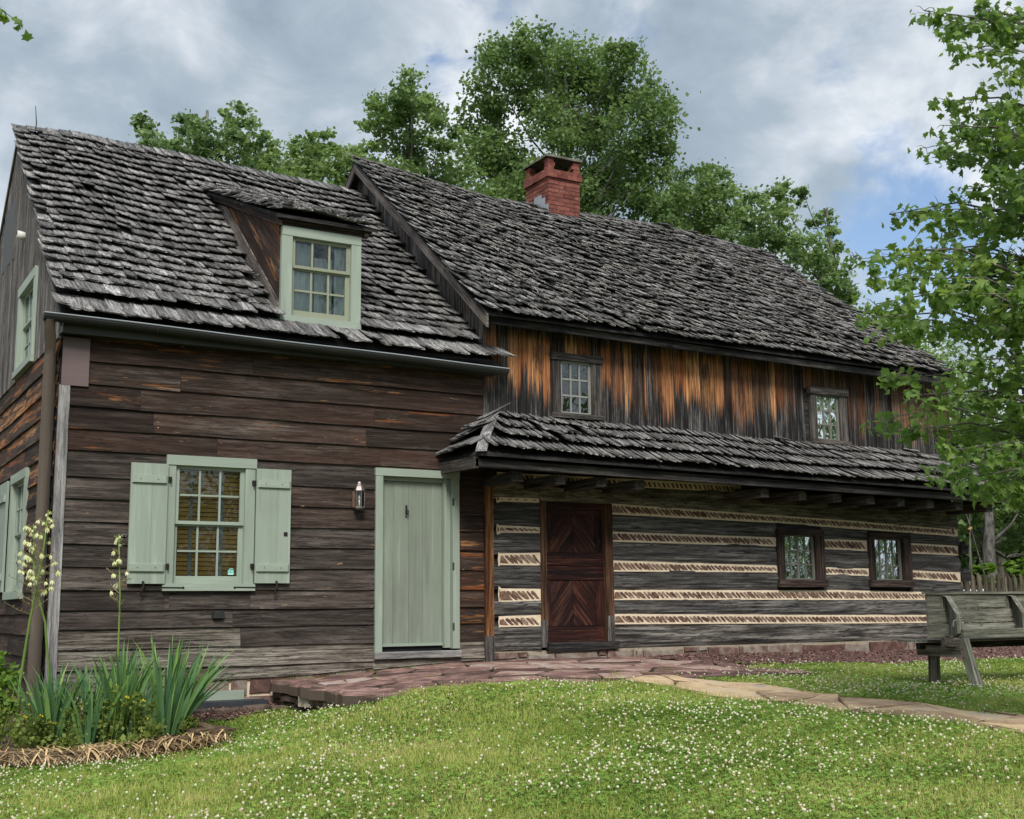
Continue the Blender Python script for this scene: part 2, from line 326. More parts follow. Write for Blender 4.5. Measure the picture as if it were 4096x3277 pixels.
M['leaf_far'] = leaf_mat('far_maple_leaf', [(.05, (.08, .14, .065)), (.5, (.185, .285, .11)), (.95, (.33, .44, .19))], .45)
M['leaf_walnut'] = leaf_mat('walnut_leaf', [(.05, (.08, .14, .07)), (.5, (.175, .275, .12)), (.95, (.31, .42, .19))], .45)
M['leaf_bright'] = leaf_mat('bright_leaf', [(.1, (.08, .16, .03)), (.5, (.14, .25, .04)), (.9, (.22, .36, .06))], .4)
M['leaf_near'] = leaf_mat('near_maple_leaf', [(.05, (.08, .16, .05)), (.45, (.165, .28, .08)), (.8, (.26, .38, .10)), (.97, (.38, .48, .16))], .5, .5)
M['leaf_dark'] = leaf_mat('dark_wood_leaf', [(.1, (.018, .038, .014)), (.5, (.035, .07, .024)), (.9, (.07, .115, .035))], .3)
M['yucca'] = leaf_mat('yucca_blade', [(.05, (.07, .16, .08)), (.5, (.14, .27, .11)), (.8, (.22, .38, .11)), (.97, (.38, .52, .12))], .2, .4, .15)
M['weed'] = leaf_mat('weed_leaf', [(.05, (.08, .13, .03)), (.5, (.19, .25, .055)), (.85, (.30, .36, .08)), (.97, (.44, .46, .12))], .35)
M['stalk'] = leaf_mat('flower_stalk', [(.05, (.12, .2, .04)), (.9, (.2, .3, .07))], .1)
M['twig'] = simple('dry_branchlet', (.30, .24, .12), .9, bmp=0, c2=(.2, .2, .08))
M['petal'] = leaf_mat('cream_petal', [(.05, (.62, .66, .36)), (.5, (.78, .80, .52)), (.95, (.88, .90, .74))], .3)
M['yellow'] = leaf_mat('yellow_petal', [(.05, (.75, .55, .02)), (.9, (.85, .68, .03))], .2)

def lawn_mat(name, kind):
    mt = bpy.data.materials.new(name); mt.use_nodes = True; N = NT(mt.node_tree)
    rnd = rnd_of(N); pos = N.n('ShaderNodeNewGeometry').outputs['Position']
    n = N.noise(N.v('MULTIPLY', pos, (.55, .9, .5)), 1.0, 5, .62, .4); n2 = N.noise(pos, 3.3, 3, .6)
    if kind == 'grass': st = [(.0, (.15, .21, .035)), (.3, (.28, .37, .07)), (.52, (.42, .49, .12)), (.72, (.60, .58, .22)), (.9, (.66, .54, .30))]
    else: st = [(.0, (.09, .19, .038)), (.4, (.20, .35, .065)), (.8, (.34, .51, .10)), (1, (.48, .60, .17))]
    f = N.m('ADD', N.m('MULTIPLY', rnd, .45), N.m('MULTIPLY', N.mr(N.m('ADD', N.m('MULTIPLY', n, .65), N.m('MULTIPLY', n2, .35)), .36, .64), .5))
    c = N.ramp(f, st)
    d = N.n('ShaderNodeBsdfPrincipled', None, Roughness=.6); N.put(d, 'Base Color', c); d.inputs['Specular IOR Level'].default_value = .2
    t = N.n('ShaderNodeBsdfTranslucent'); N.put(t, 0, c)
    mx = N.n('ShaderNodeMixShader'); mx.inputs[0].default_value = .3; N.put(mx, 1, d.outputs[0]); N.put(mx, 2, t.outputs[0])
    o = N.n('ShaderNodeOutputMaterial'); N.put(o, 0, mx.outputs[0]); return mt
M['grass'] = lawn_mat('grass_blade', 'grass'); M['clover'] = lawn_mat('clover_leaf', 'clover')
M['clover_head'] = leaf_mat('clover_blossom', [(.0, (.36, .22, .13)), (.12, (.62, .48, .34)), (.25, (.66, .62, .46)), (1, (.80, .80, .66))], .25, .8, .1)
def ground_mat():
    mt, N, bs = base('lawn_soil', .95, .1)
    pos = N.n('ShaderNodeNewGeometry').outputs['Position']
    n = N.noise(pos, 14, 5, .7); n2 = N.noise(pos, .8, 4, .6)
    c = N.mix(N.mr(n, .3, .7), (.03, .042, .013), (.12, .15, .045))
    c = N.mix(N.mr(n2, .45, .7, 0, .5), c, (.13, .12, .05))
    N.put(bs, 'Base Color', c); bump(N, bs, n, .8, .03); return mt
M['ground'] = ground_mat()
def mulch_mat():
    mt, N, bs = base('red_gravel_mulch', .95, .1)
    pos = N.n('ShaderNodeNewGeometry').outputs['Position']
    n = N.noise(N.v('MULTIPLY', pos, (26, 40, 40)), 1.0, 5, .75); n2 = N.noise(pos, 1.3, 4, .6)
    c = N.ramp(n, [(.3, (.07, .042, .038)), (.5, (.17, .10, .088)), (.62, (.25, .155, .135)), (.75, (.38, .27, .23))])
    c = N.mix(N.mr(n2, .5, .75, 0, .4), c, (.10, .07, .055))
    N.put(bs, 'Base Color', c); bump(N, bs, n, 1.0, .03); return mt
M['mulch'] = mulch_mat()
M['chip'] = simple('red_chip', (.26, .155, .135), .95, 0, .6, 9, (.14, .08, .07), 0)

# ------------------------------------------------------------------ mesh builders and object helpers
BASE = {}
def link(o, parent=None):
    col.objects.link(o)
    if parent is not None:
        o.parent = parent
        b = BASE.get(parent.name)
        if b is not None: o.matrix_parent_inverse = Matrix.Translation(-b)
    return o
def thing(name, label, cat, loc=(0, 0, 0), group=None):
    o = bpy.data.objects.new(name, None); o.empty_display_size = .1; o.location = loc; col.objects.link(o)
    BASE[o.name] = Vector(loc); o['label'] = label; o['category'] = cat
    if group: o['group'] = group
    return o
def tag(o, label=None, cat=None, group=None, kind=None):
    if label: o['label'] = label
    if cat: o['category'] = cat
    if group: o['group'] = group
    if kind: o['kind'] = kind
    return o

def mesh_np(name, V, faces, mat, gc=None, rnd=None, smooth=False):
    """V (n,3); faces: list of int arrays (m,k)"""
    me = bpy.data.meshes.new(name)
    V = np.asarray(V, np.float32)
    me.vertices.add(len(V)); me.vertices.foreach_set('co', V.ravel())
    loops = np.concatenate([np.asarray(f).ravel() for f in faces]).astype(np.int32)
    tot = np.concatenate([np.full(len(f), f.shape[1], np.int32) for f in faces])
    st = np.concatenate([[0], np.cumsum(tot)[:-1]]).astype(np.int32)
    me.loops.add(len(loops)); me.loops.foreach_set('vertex_index', loops)
    me.polygons.add(len(tot)); me.polygons.foreach_set('loop_start', st)
    me.update(calc_edges=True)
    if smooth: me.polygons.foreach_set('use_smooth', np.ones(len(tot), bool))
    if gc is not None:
        a = me.attributes.new('gc', 'FLOAT_VECTOR', 'POINT'); a.data.foreach_set('vector', np.asarray(gc, np.float32).ravel())
    if rnd is not None:
        a = me.attributes.new('rnd', 'FLOAT', 'POINT'); a.data.foreach_set('value', np.asarray(rnd, np.float32).ravel())
    me.materials.append(mat)
    return me

class MB:
    def __init__(s): s.V = []; s.F = []; s.G = []; s.Rn = []; s.nv = 0
    def add(s, V, F, G=None, r=None):
        V = np.asarray(V, float); n = len(V)
        s.V.append(V); s.G.append(V if G is None else np.asarray(G, float))
        s.Rn.append(np.full(n, random.random() if r is None else r) if np.isscalar(r) or r is None else r)
        s.F += [tuple(i + s.nv for i in f) for f in F]; s.nv += n; return s
    def mesh(s, name, mat, smooth=False):
        me = bpy.data.meshes.new(name)
        V = np.concatenate(s.V); me.from_pydata(V.tolist(), [], s.F); me.update()
        a = me.attributes.new('gc', 'FLOAT_VECTOR', 'POINT'); a.data.foreach_set('vector', np.concatenate(s.G).astype(np.float32).ravel())
        a = me.attributes.new('rnd', 'FLOAT', 'POINT'); a.data.foreach_set('value', np.concatenate(s.Rn).astype(np.float32))
        me.materials.append(mat)
        if smooth: me.polygons.foreach_set('use_smooth', [True] * len(me.polygons))
        return me
    def build(s, name, mat, parent=None, smooth=False):
        return link(bpy.data.objects.new(name, s.mesh(name, mat, smooth)), parent)

BOXF = [(0, 3, 2, 1), (4, 5, 6, 7), (0, 1, 5, 4), (1, 2, 6, 5), (2, 3, 7, 6), (3, 0, 4, 7)]
class Fr:
    """frame of a wall: u along it, n outward, z up"""
    def __init__(s, O, U, Nn, Z=(0, 0, 1)): s.O = np.array(O, float); s.U = np.array(U, float); s.N = np.array(Nn, float); s.Z = np.array(Z, float)
    def P(s, u, n, z): return s.O + s.U * u + s.N * n + s.Z * z
FRONT = Fr((0, 0, 0), (1, 0, 0), (0, -1, 0))
LEFT = Fr((0, 0, 0), (0, 1, 0), (-1, 0, 0))
def box(mb, fr, u0, u1, n0, n1, z0, z1, grain='u', jit=0.0, r=None):
    c = [(u0, n0, z0), (u1, n0, z0), (u1, n1, z0), (u0, n1, z0), (u0, n0, z1), (u1, n0, z1), (u1, n1, z1), (u0, n1, z1)]
    if jit: c = [tuple(x + random.uniform(-jit, jit) for x in p) for p in c]
    V = [fr.P(*p) for p in c]
    o = {'u': (0, 1, 2), 'z': (2, 0, 1), 'n': (1, 0, 2)}[grain]
    G = [(p[o[0]], p[o[1]], p[o[2]]) for p in c]
    return mb.add(V, BOXF, G, r)
def wb(name, mat, parent, fr, *a, **k):
    return box(MB(), fr, *a, **k).build(name, mat, parent)
def beam(mb, A, B, wv, hv, r=None, w1=None, h1=None):
    """bar from A to B, half width vector wv, half height vector hv"""
    A = np.array(A, float); B = np.array(B, float); wv = np.array(wv, float); hv = np.array(hv, float)
    w1 = wv if w1 is None else np.array(w1, float); h1 = hv if h1 is None else np.array(h1, float)
    V = [A - wv - hv, A + wv - hv, A + wv + hv, A - wv + hv, B - w1 - h1, B + w1 - h1, B + w1 + h1, B - w1 + h1]
    L = np.linalg.norm(B - A); W = np.linalg.norm(wv); H = np.linalg.norm(hv)
    G = [(0, -W, -H), (0, W, -H), (0, W, H), (0, -W, H), (L, -W, -H), (L, W, -H), (L, W, H), (L, -W, H)]
    return mb.add(V, BOXF, G, r)
def tube(mb, pts, radii, seg=7, r=None, cap=True):
    pts = [np.array(p, float) for p in pts]; V = []; G = []; F = []; L = 0
    for i, p in enumerate(pts):
        t = (pts[min(i + 1, len(pts) - 1)] - pts[max(i - 1, 0)]); t = t / (np.linalg.norm(t) + 1e-9)
        a = np.cross(t, (0, 0, 1) if abs(t[2]) < .9 else (1, 0, 0)); a /= np.linalg.norm(a); b = np.cross(t, a)
        if i: L += np.linalg.norm(p - pts[i - 1])
        rr = radii[i] if hasattr(radii, '__len__') else radii
        for k in range(seg):
            an = 2 * math.pi * k / seg
            V.append(p + rr * (math.cos(an) * a + math.sin(an) * b)); G.append((L, rr * math.cos(an), rr * math.sin(an)))
    for i in range(len(pts) - 1):
        for k in range(seg):
            F.append((i * seg + k, i * seg + (k + 1) % seg, (i + 1) * seg + (k + 1) % seg, (i + 1) * seg + k))
    if cap: F.append(tuple(range(seg))[::-1]); F.append(tuple((len(pts) - 1) * seg + k for k in range(seg)))
    return mb.add(V, F, G, r)
def slab(mb, poly, O, A, B, Nn, t, ch=.01, jit=0.0, zfun=None, r=None):
    """prism of a 2-D polygon in the plane (A,B) at O, thickness t along Nn, chamfered upper edge"""
    O, A, B, Nn = (np.array(x, float) for x in (O, A, B, Nn)); n = len(poly)
    c = np.mean(poly, 0); V = []; G = []
    for lev, (ins, h) in enumerate(((0, 0), (0, t - ch), (ch, t))):
        for p in poly:
            p = np.array(p, float); dvec = c - p; dl = np.linalg.norm(dvec) + 1e-9; q = p + dvec / dl * min(ins * 1.3, dl * .45)
            hh = h + (random.uniform(-jit, jit) if lev else 0)
            X = O + A * q[0] + B * q[1] + Nn * hh
            if zfun is not None: X[2] += zfun(X[0], X[1])
            V.append(X); G.append((q[0], q[1], hh))
    F = [tuple(range(2 * n, 3 * n))]
    for l in (0, 1):
        for k in range(n): F.append((l * n + k, l * n + (k + 1) % n, (l + 1) * n + (k + 1) % n, (l + 1) * n + k))
    return mb.add(V, F, G, r)
def subtract(a, b, holes):
    iv = [(a, b)]
    for h0, h1 in holes:
        nx = []
        for x0, x1 in iv:
            if h1 <= x0 or h0 >= x1: nx.append((x0, x1)); continue
            if h0 > x0: nx.append((x0, h0))
            if h1 < x1: nx.append((h1, x1))
        iv = nx
    return [(x0, x1) for x0, x1 in iv if x1 - x0 > .02]

# ------------------------------------------------------------------ terrain
CT = np.array([(-.6, -1.9, -.93), (.3, -2.0, -.93), (1.3, -2.0, -.85), (1.5, -.9, -.73), (2.1, -.4, -.63), (2.42, -.5, -.63), (2.42, -1.2, -.66), (2.42, -1.7, -.60), (2.42, -2.3, -.51), (1.9, -3.1, -.60), (1.9, -1.8, -.73),
 (-.5, -.5, -.72), (.6, -.3, -.68), (3.1, -1.3, -.52), (4.5, -1.3, -.42), (6.6, -1, -.36), (3.4, -2.9, -.335), (4.6, -2.95, -.335), (5.7, -3.0, -.36), (2.75, -2.95, -.41),
 (5.1, -3.6, -.40), (7.8, -2.05, -.315), (7.7, -.3, -.26), (10, -1.8, -.34), (13, -1.8, -.35), (14, -.2, -.27), (12, -4, -.46), (9.5, -3.3, -.43), (8.6, -4.5, -.455),
 (6.4, -3.6, -.41), (6.5, -5.2, -.475), (6.6, -7.0, -.56), (4.8, -5.2, -.48), (3, -5, -.55), (1.5, -4, -.64), (0, -4, -.84), (-1.1, -5, -.93), (1.4, -6.6, -.80),
 (4, -8.5, -.80), (-2.3, -13.8, -1.15), (5, -12, -1.0), (9, -9, -.78), (14, -9, -.7), (18, 3, .02), (24, 6, .25), (17, -4, -.3), (30, 14, .6), (12, 14, .3), (0, 12, 0.0),
 (-6, 3, -.7), (-7, -6, -1.05), (-16, 8, -.6), (-14, -16, -1.4), (20, -16, -.9), (34, -4, .1), (-18, 32, .5), (20, 36, 1.0), (-10, 1, -.8)], float)
def _tps():
    P = CT[:, :2]; n = len(P)
    d = np.linalg.norm(P[:, None] - P[None], axis=2); K = np.where(d > 0, d ** 2 * np.log(d + 1e-12), 0) + np.eye(n) * .02
    A = np.zeros((n + 3, n + 3)); A[:n, :n] = K; A[:n, n] = 1; A[:n, n + 1:] = P; A[n:, :n] = A[:n, n:].T
    return np.linalg.solve(A, np.concatenate([CT[:, 2], [0, 0, 0]]))
_W = _tps()
def terrain(x, y):
    x = np.asarray(x, float); y = np.asarray(y, float); sh = x.shape; x = x.ravel(); y = y.ravel()
    xc = np.clip(x, -18, 34); yc = np.clip(y, -16, 36)
    z = np.empty(len(x))
    for i in range(0, len(x), 40000):
        Q = np.stack([xc[i:i + 40000], yc[i:i + 40000]], 1)
        d = np.linalg.norm(Q[:, None] - CT[None, :, :2], axis=2); K = np.where(d > 0, d ** 2 * np.log(d + 1e-12), 0)
        z[i:i + 40000] = K @ _W[:len(CT)] + _W[len(CT)] + Q @ _W[len(CT) + 1:]
    near = np.exp(-((x - 4) ** 2 + (y + 3) ** 2) / 300)
    z = z + near * (.012 * np.sin(x * 1.9 + y * 1.3) + .008 * np.sin(x * 4.1 - y * 3.3))
    return z.reshape(sh)
tz = lambda x, y: float(terrain(np.array([x]), np.array([y]))[0])
def line(lo, hi, fine_lo, fine_hi, step):
    a = [fine_lo]; s = step
    while a[-1] > lo: s *= 1.35; a.append(a[-1] - s)
    b = [fine_hi]; s = step
    while b[-1] < hi: s *= 1.35; b.append(b[-1] + s)
    return np.array(a[::-1] + list(np.arange(fine_lo + step, fine_hi, step)) + b)
gx = line(-400, 600, -4, 16, .14); gy = line(-200, 700, -12, 1, .14)
GX, GY = np.meshgrid(gx, gy); GZ = terrain(GX, GY)
nx_, ny_ = len(gx), len(gy); idx = np.arange(nx_ * ny_).reshape(ny_, nx_)
me = mesh_np('ground', np.stack([GX.ravel(), GY.ravel(), GZ.ravel()], 1), [np.stack([idx[:-1, :-1].ravel(), idx[:-1, 1:].ravel(), idx[1:, 1:].ravel(), idx[1:, :-1].ravel()], 1)], M['ground'], smooth=True)
tag(link(bpy.data.objects.new('ground', me)), kind='structure')

def pave_z(x, y):
    e = min(1, max(0, (x - 2.5) / 2.7)); e = e * e * (3 - 2 * e)
    return -.335 + .135 * e + .034 * y * (.35 + .65 * e) - .012 * max(0, x - 6)
# polygons of the ground covers (x, y)
PAVE = [(2.48, 0.05), (2.48, -2.55), (3.3, -2.72), (4.4, -2.8), (5.2, -2.85), (6.0, -2.75), (6.5, -2.35), (7.2, -2.1), (8.0, -1.95), (7.85, -1.3), (7.65, -.6), (7.6, 0.05)]
PATHB = [(6.05, -2.75), (6.42, -3.1), (6.52, -3.8), (6.48, -4.6), (6.75, -5.4), (6.72, -6.3), (7.05, -7.0), (7.0, -8.2), (7.2, -9.6)]
PATHA = [(5.3, -2.9), (5.5, -3.5), (5.48, -4.4), (5.62, -5.2), (5.80, -6.1), (6.02, -7.0), (6.05, -8.2), (6.2, -9.6)]
PATHP = PATHB + PATHA[::-1]
MULR = [(7.6, 0.1), (7.65, -.6), (7.85, -1.3), (8.0, -1.85), (9.2, -1.82), (10.5, -1.78), (12, -1.85), (13.5, -2.0), (16.5, -2.3), (16.5, 1.5), (14.2, 1.5), (14.2, .1)]
MULL = [(1.1, 0.1), (1.15, -.75), (1.7, -.82), (2.15, -.62), (2.5, -.35), (2.5, 0.1)]
BED = [(-3, 0.5), (-3, -1.72), (.35, -1.78), (1.38, -1.62), (1.15, 0.0), (-.15, 0.05), (-.2, 2.5), (-3, 2.5)]
def inside(poly, x, y):
    x = np.asarray(x); y = np.asarray(y); r = np.zeros(x.shape, bool); n = len(poly)
    for i in range(n):
        (x0, y0), (x1, y1) = poly[i], poly[(i + 1) % n]
        c = ((y0 > y) != (y1 > y)) & (x < (x1 - x0) * (y - y0) / ((y1 - y0) if y1 != y0 else 1e-9) + x0)
        r ^= c
    return r
def sheet(name, poly, mat, dz, step=.1):
    xs = np.arange(min(p[0] for p in poly), max(p[0] for p in poly), step); ys = np.arange(min(p[1] for p in poly), max(p[1] for p in poly), step)
    X, Y = np.meshgrid(xs, ys); Z = terrain(X, Y) + dz + .012 * np.sin(X * 13 + 3 * np.sin(Y * 9)) * .4
    ii = np.arange(X.size).reshape(X.shape)
    Q = np.stack([ii[:-1, :-1].ravel(), ii[:-1, 1:].ravel(), ii[1:, 1:].ravel(), ii[1:, :-1].ravel()], 1)
    cx, cy = X[:-1, :-1].ravel() + step / 2, Y[:-1, :-1].ravel() + step / 2
    jx = .05 * np.sin(cx * 7 + cy * 5)
    Q = Q[inside(poly, cx + jx, cy + jx)]
    me = mesh_np(name, np.stack([X.ravel(), Y.ravel(), Z.ravel()], 1), [Q], mat, smooth=True)
    return tag(link(bpy.data.objects.new(name, me)), kind='structure')
sheet('mulch_strip', MULR, M['mulch'], .02); sheet('mulch_corner', MULL, M['mulch'], .02); sheet('garden_soil', BED, M['mulch'], .06)

# paving: irregular flagstones, each its own piece
terrace = tag(sheet('stone_terrace', PAVE, M['mulch'], 0.0), kind='structure')
def voronoi_cells(poly, pts, gap):
    """clip the polygon's plane into convex cells of pts (half-plane clipping), shrunk by gap"""
    out = []
    for i, p in enumerate(pts):
        cell = [(p[0] - 1.5, p[1] - 1.2), (p[0] + 1.5, p[1] - 1.2), (p[0] + 1.5, p[1] + 1.2), (p[0] - 1.5, p[1] + 1.2)]
        for j, q in enumerate(pts):
            if i == j or abs(q[0] - p[0]) > 3 or abs(q[1] - p[1]) > 2.4: continue
            m = ((p[0] + q[0]) / 2, (p[1] + q[1]) / 2); d = (q[0] - p[0], q[1] - p[1]); dl = math.hypot(*d); off = gap / 2
            new = []
            for k in range(len(cell)):
                a, b = cell[k], cell[(k + 1) % len(cell)]
                fa = ((a[0] - m[0]) * d[0] + (a[1] - m[1]) * d[1]) / dl + off; fb = ((b[0] - m[0]) * d[0] + (b[1] - m[1]) * d[1]) / dl + off
                if fa <= 0: new.append(a)
                if fa * fb < 0: t = fa / (fa - fb); new.append((a[0] + (b[0] - a[0]) * t, a[1] + (b[1] - a[1]) * t))
            cell = new
            if len(cell) < 3: break
        if len(cell) >= 3: out.append(cell)
    return out
def rough_poly(c, amp, n=3):
    out = []
    for k in range(len(c)):
        a, b = c[k], c[(k + 1) % len(c)]; L = math.hypot(b[0] - a[0], b[1] - a[1])
        m = max(1, min(n, int(L / .18)))
        for t in range(m):
            f = t / m; out.append((a[0] + (b[0] - a[0]) * f + random.uniform(-amp, amp), a[1] + (b[1] - a[1]) * f + random.uniform(-amp, amp)))
    return out
pts = []
y = -.2
while y > -3.0:
    x = 2.7 + random.uniform(0, .3)
    while x < 8.1:
        if inside(PAVE, np.array([x]), np.array([y]))[0]: pts.append((x + random.uniform(-.12, .12), y + random.uniform(-.1, .1)))
        x += random.uniform(.5, .95)
    y -= random.uniform(.34, .46)
def clampcell(c, poly):
    xs = [(min(max(p[0], 2.46), 8.0), min(max(p[1], -2.85), -.02)) for p in c]
    return [p for i, p in enumerate(xs) if math.hypot(p[0] - xs[i - 1][0], p[1] - xs[i - 1][1]) > .02]
for c in voronoi_cells(PAVE, pts, .045):
    c = clampcell(c, PAVE)
    if len(c) < 3: continue
    c = rough_poly(c, .018); dz = random.uniform(-.012, .014); tx, ty = random.uniform(-.015, .015), random.uniform(-.012, .012); cx = np.mean(c, 0)
    zf = lambda X, Y: pave_z(X, Y) + dz + (X - cx[0]) * tx + (Y - cx[1]) * ty
    slab(MB(), c, (0, 0, -.075), (1, 0, 0), (0, 1, 0), (0, 0, 1), .075, .012, .004, zf).build('flagstone', M['flag'], terrace)
# rubble under the terrace's raised left edge and front
rub = thing('retaining_ledge', 'dark rubble stones holding up the raised left end of the red terrace', 'stone ledge', (2.45, -1.2, -.6))
y = -.06
while y > -2.45:
    L = random.uniform(.22, .5); g = tz(2.42, y - L / 2); top = pave_z(2.5, y) - .08
    z = g - .12; k = 0
    while z < top - .02:
        h = min(random.uniform(.06, .12), top - z)
        o = random.uniform(-.035, .04)
        pl = rough_poly([(y - L, z), (y, z), (y + random.uniform(-.03, .03), z + h - .01), (y - L + random.uniform(-.03, .03), z + h - .008)], .012)
        slab(MB(), pl, (2.62, 0, 0), (0, 1, 0), (0, 0, 1), (-1, 0, 0), .16 + o, .02, .008).build('ledge_stone', M['flag_side'], rub)
        z += h + .006; k += 1
    y -= L + .01
# thick overhanging edge slabs
for (y0, y1, w_) in ((-.08, -.75, .42), (-.78, -1.5, .5), (-1.54, -2.1, .42), (-2.14, -2.62, .5)):
    pl = rough_poly([(2.40, y1), (2.42 + w_, y1 + .03), (2.45 + w_, y0), (2.38, y0)], .05)
    slab(MB(), pl, (0, 0, -.115), (1, 0, 0), (0, 1, 0), (0, 0, 1), .125, .03, .018, lambda X, Y: pave_z(X, Y)).build('edge_slab', M['flag'], rub)
x = 2.5
while x < 3.6:
    L = random.uniform(.25, .5)
    pl = rough_poly([(x, -.62), (x + L, -.6), (x + L, -.36), (x, -.38)], .02)
    x += L + .01
slab(MB(), rough_poly([(2.36, -1.15), (2.48, -1.1), (2.5, -1.32), (2.40, -1.3)], .02), (0, 0, -.56), (1, 0, 0), (0, 1, 0), (0, 0, 1), .16, .05, .01).build('pale_rock', M['white_rock'], rub)

path = tag(sheet('stone_path', PATHP, M['ground'], .006), kind='structure')
pts = []; y = -2.95
def interp(pl, y): 
    ys = [p[1] for p in pl]; xs = [p[0] for p in pl]; return float(np.interp(-y, [-v for v in ys], xs))
while y > -9.5:
    a, b = interp(PATHA, y), interp(PATHB, y)
    for f in ((.5,) if random.random() < .25 else (.25, .76)): pts.append((a + (b - a) * (f + random.uniform(-.06, .06)), y + random.uniform(-.06, .06)))
    y -= random.uniform(.36, .55)
for c in voronoi_cells(None, pts, .03):
    c = [(min(max(p[0], interp(PATHA, p[1]) - .02), interp(PATHB, p[1]) + .02), max(p[1], -9.6)) for p in c]
    c = [(px_, min(py_, -2.72 if px_ > 5.3 else -2.9)) for px_, py_ in c]
    c = [p for i, p in enumerate(c) if math.hypot(p[0] - c[i - 1][0], p[1] - c[i - 1][1]) > .03]
    if len(c) < 3: continue
    c = rough_poly(c, .03); dz = random.uniform(-.008, .01); cc = np.mean(c, 0); tx, ty = random.uniform(-.03, .03), random.uniform(-.02, .02)
    zf = lambda X, Y: tz(X, Y) + dz + (X - cc[0]) * tx + (Y - cc[1]) * ty
    slab(MB(), c, (0, 0, -.05), (1, 0, 0), (0, 1, 0), (0, 0, 1), .088, .014, .005, zf).build('path_stone', M['path'], path)

# ------------------------------------------------------------------ shingles
NVAR = 14
def shingle_geo(sd, curl=.03):
    rr = random.Random(sd)
    us = (-.5, 0, .5); vs_ = (0, .45, .82, 1.0)
    V = []
    bend = rr.uniform(.2, 1.0) * curl; cup = rr.uniform(-.004, .008); skew = rr.uniform(-.03, .03); rot = rr.uniform(.0, 1)
    for t in (.5, -.5):
        for j, v in enumerate(vs_):
            for i, u in enumerate(us):
                th = .021 * (.45 + .55 * v)
                vv = v + (rr.uniform(-.045, .03) if j == 3 else 0) - (.05 * rot if (j == 3 and i != 1) else 0)
                n = t * th + bend * max(0, v - .4) ** 2 / .36 + cup * (u * 2) ** 2 * v + (rr.uniform(-.003, .003) if j else 0)
                V.append((u + (rr.uniform(-.03, .03) if j >= 2 else 0) + skew * v, vv, n))
    F = []
    for j in range(3):
        for i in range(2):
            a = j * 3 + i; F.append((a, a + 1, a + 4, a + 3)); b = a + 12; F.append((b, b + 3, b + 4, b + 1))
    for j in range(3): F.append((j * 3, j * 3 + 3, j * 3 + 15, j * 3 + 12)); F.append((j * 3 + 2, j * 3 + 14, j * 3 + 17, j * 3 + 5))
    for i in range(2): F.append((i, i + 12, i + 13, i + 1)); F.append((9 + i, 10 + i, 22 + i, 21 + i))
    return np.array(V), F
SHV = [shingle_geo(i) for i in range(NVAR)]
SHF = SHV[0][1]
def shingle_field(parent, mat, items, n_single, pname='shingle'):
    """items: list of (origin, U, D, N, w, L, variant, lift); the n_single nearest the camera become objects, the rest one stuff mesh"""
    meshes = {}
    def mats(it):
        O, U, D, Nn, wd, L, va, tilt, side = it
        U, D, Nn = (np.array(x, float) for x in (U, D, Nn))
        D2 = D * math.cos(tilt) + Nn * math.sin(tilt); N2 = Nn * math.cos(tilt) - D * math.sin(tilt)
        U2 = U * math.cos(side) - N2 * math.sin(side); N3 = N2 * math.cos(side) + U * math.sin(side)
        return np.array(O, float), U2 * wd, D2 * L, N3
    order = sorted(range(len(items)), key=lambda i: np.linalg.norm(np.array(items[i][0]) - np.array(CAM)))
    vis = []
    for i in order:
        px, py, _ = to_px([items[i][0]]); 
        if 0 < px[0] < 4096 and 0 < py[0] < 3277: vis.append(i)
    single = set(vis[:n_single])
    Vs, Gs, Rs, Fs = [], [], [], []; nv = 0; SF = np.array(SHF)
    for i, it in enumerate(items):
        O, a, b, c = mats(it); va = it[6] % NVAR; base_v = SHV[va][0]
        if i in single:
            key = va
            if key not in meshes:
                mb = MB(); G = base_v * np.array([.13, .4, 1]); mb.add(base_v, SHF, G[:, [1, 0, 2]], 0.0); meshes[key] = mb.mesh(pname, mat)
            o = bpy.data.objects.new(pname, meshes[key]); link(o, parent)
            o.matrix_basis = Matrix(((a[0], b[0], c[0], O[0]), (a[1], b[1], c[1], O[1]), (a[2], b[2], c[2], O[2]), (0, 0, 0, 1)))
        else:
            Vs.append(O + base_v[:, :1] * a + base_v[:, 1:2] * b + base_v[:, 2:] * c)
            Gs.append((base_v * np.array([.13, .4, 1]))[:, [1, 0, 2]]); Rs.append(np.full(24, random.random())); Fs.append(SF + nv); nv += 24
    if Vs:
        me = mesh_np(pname + '_field', np.concatenate(Vs), [np.concatenate(Fs)], mat, np.concatenate(Gs), np.concatenate(Rs))
        tag(link(bpy.data.objects.new(pname + '_field', me), parent), kind='stuff')
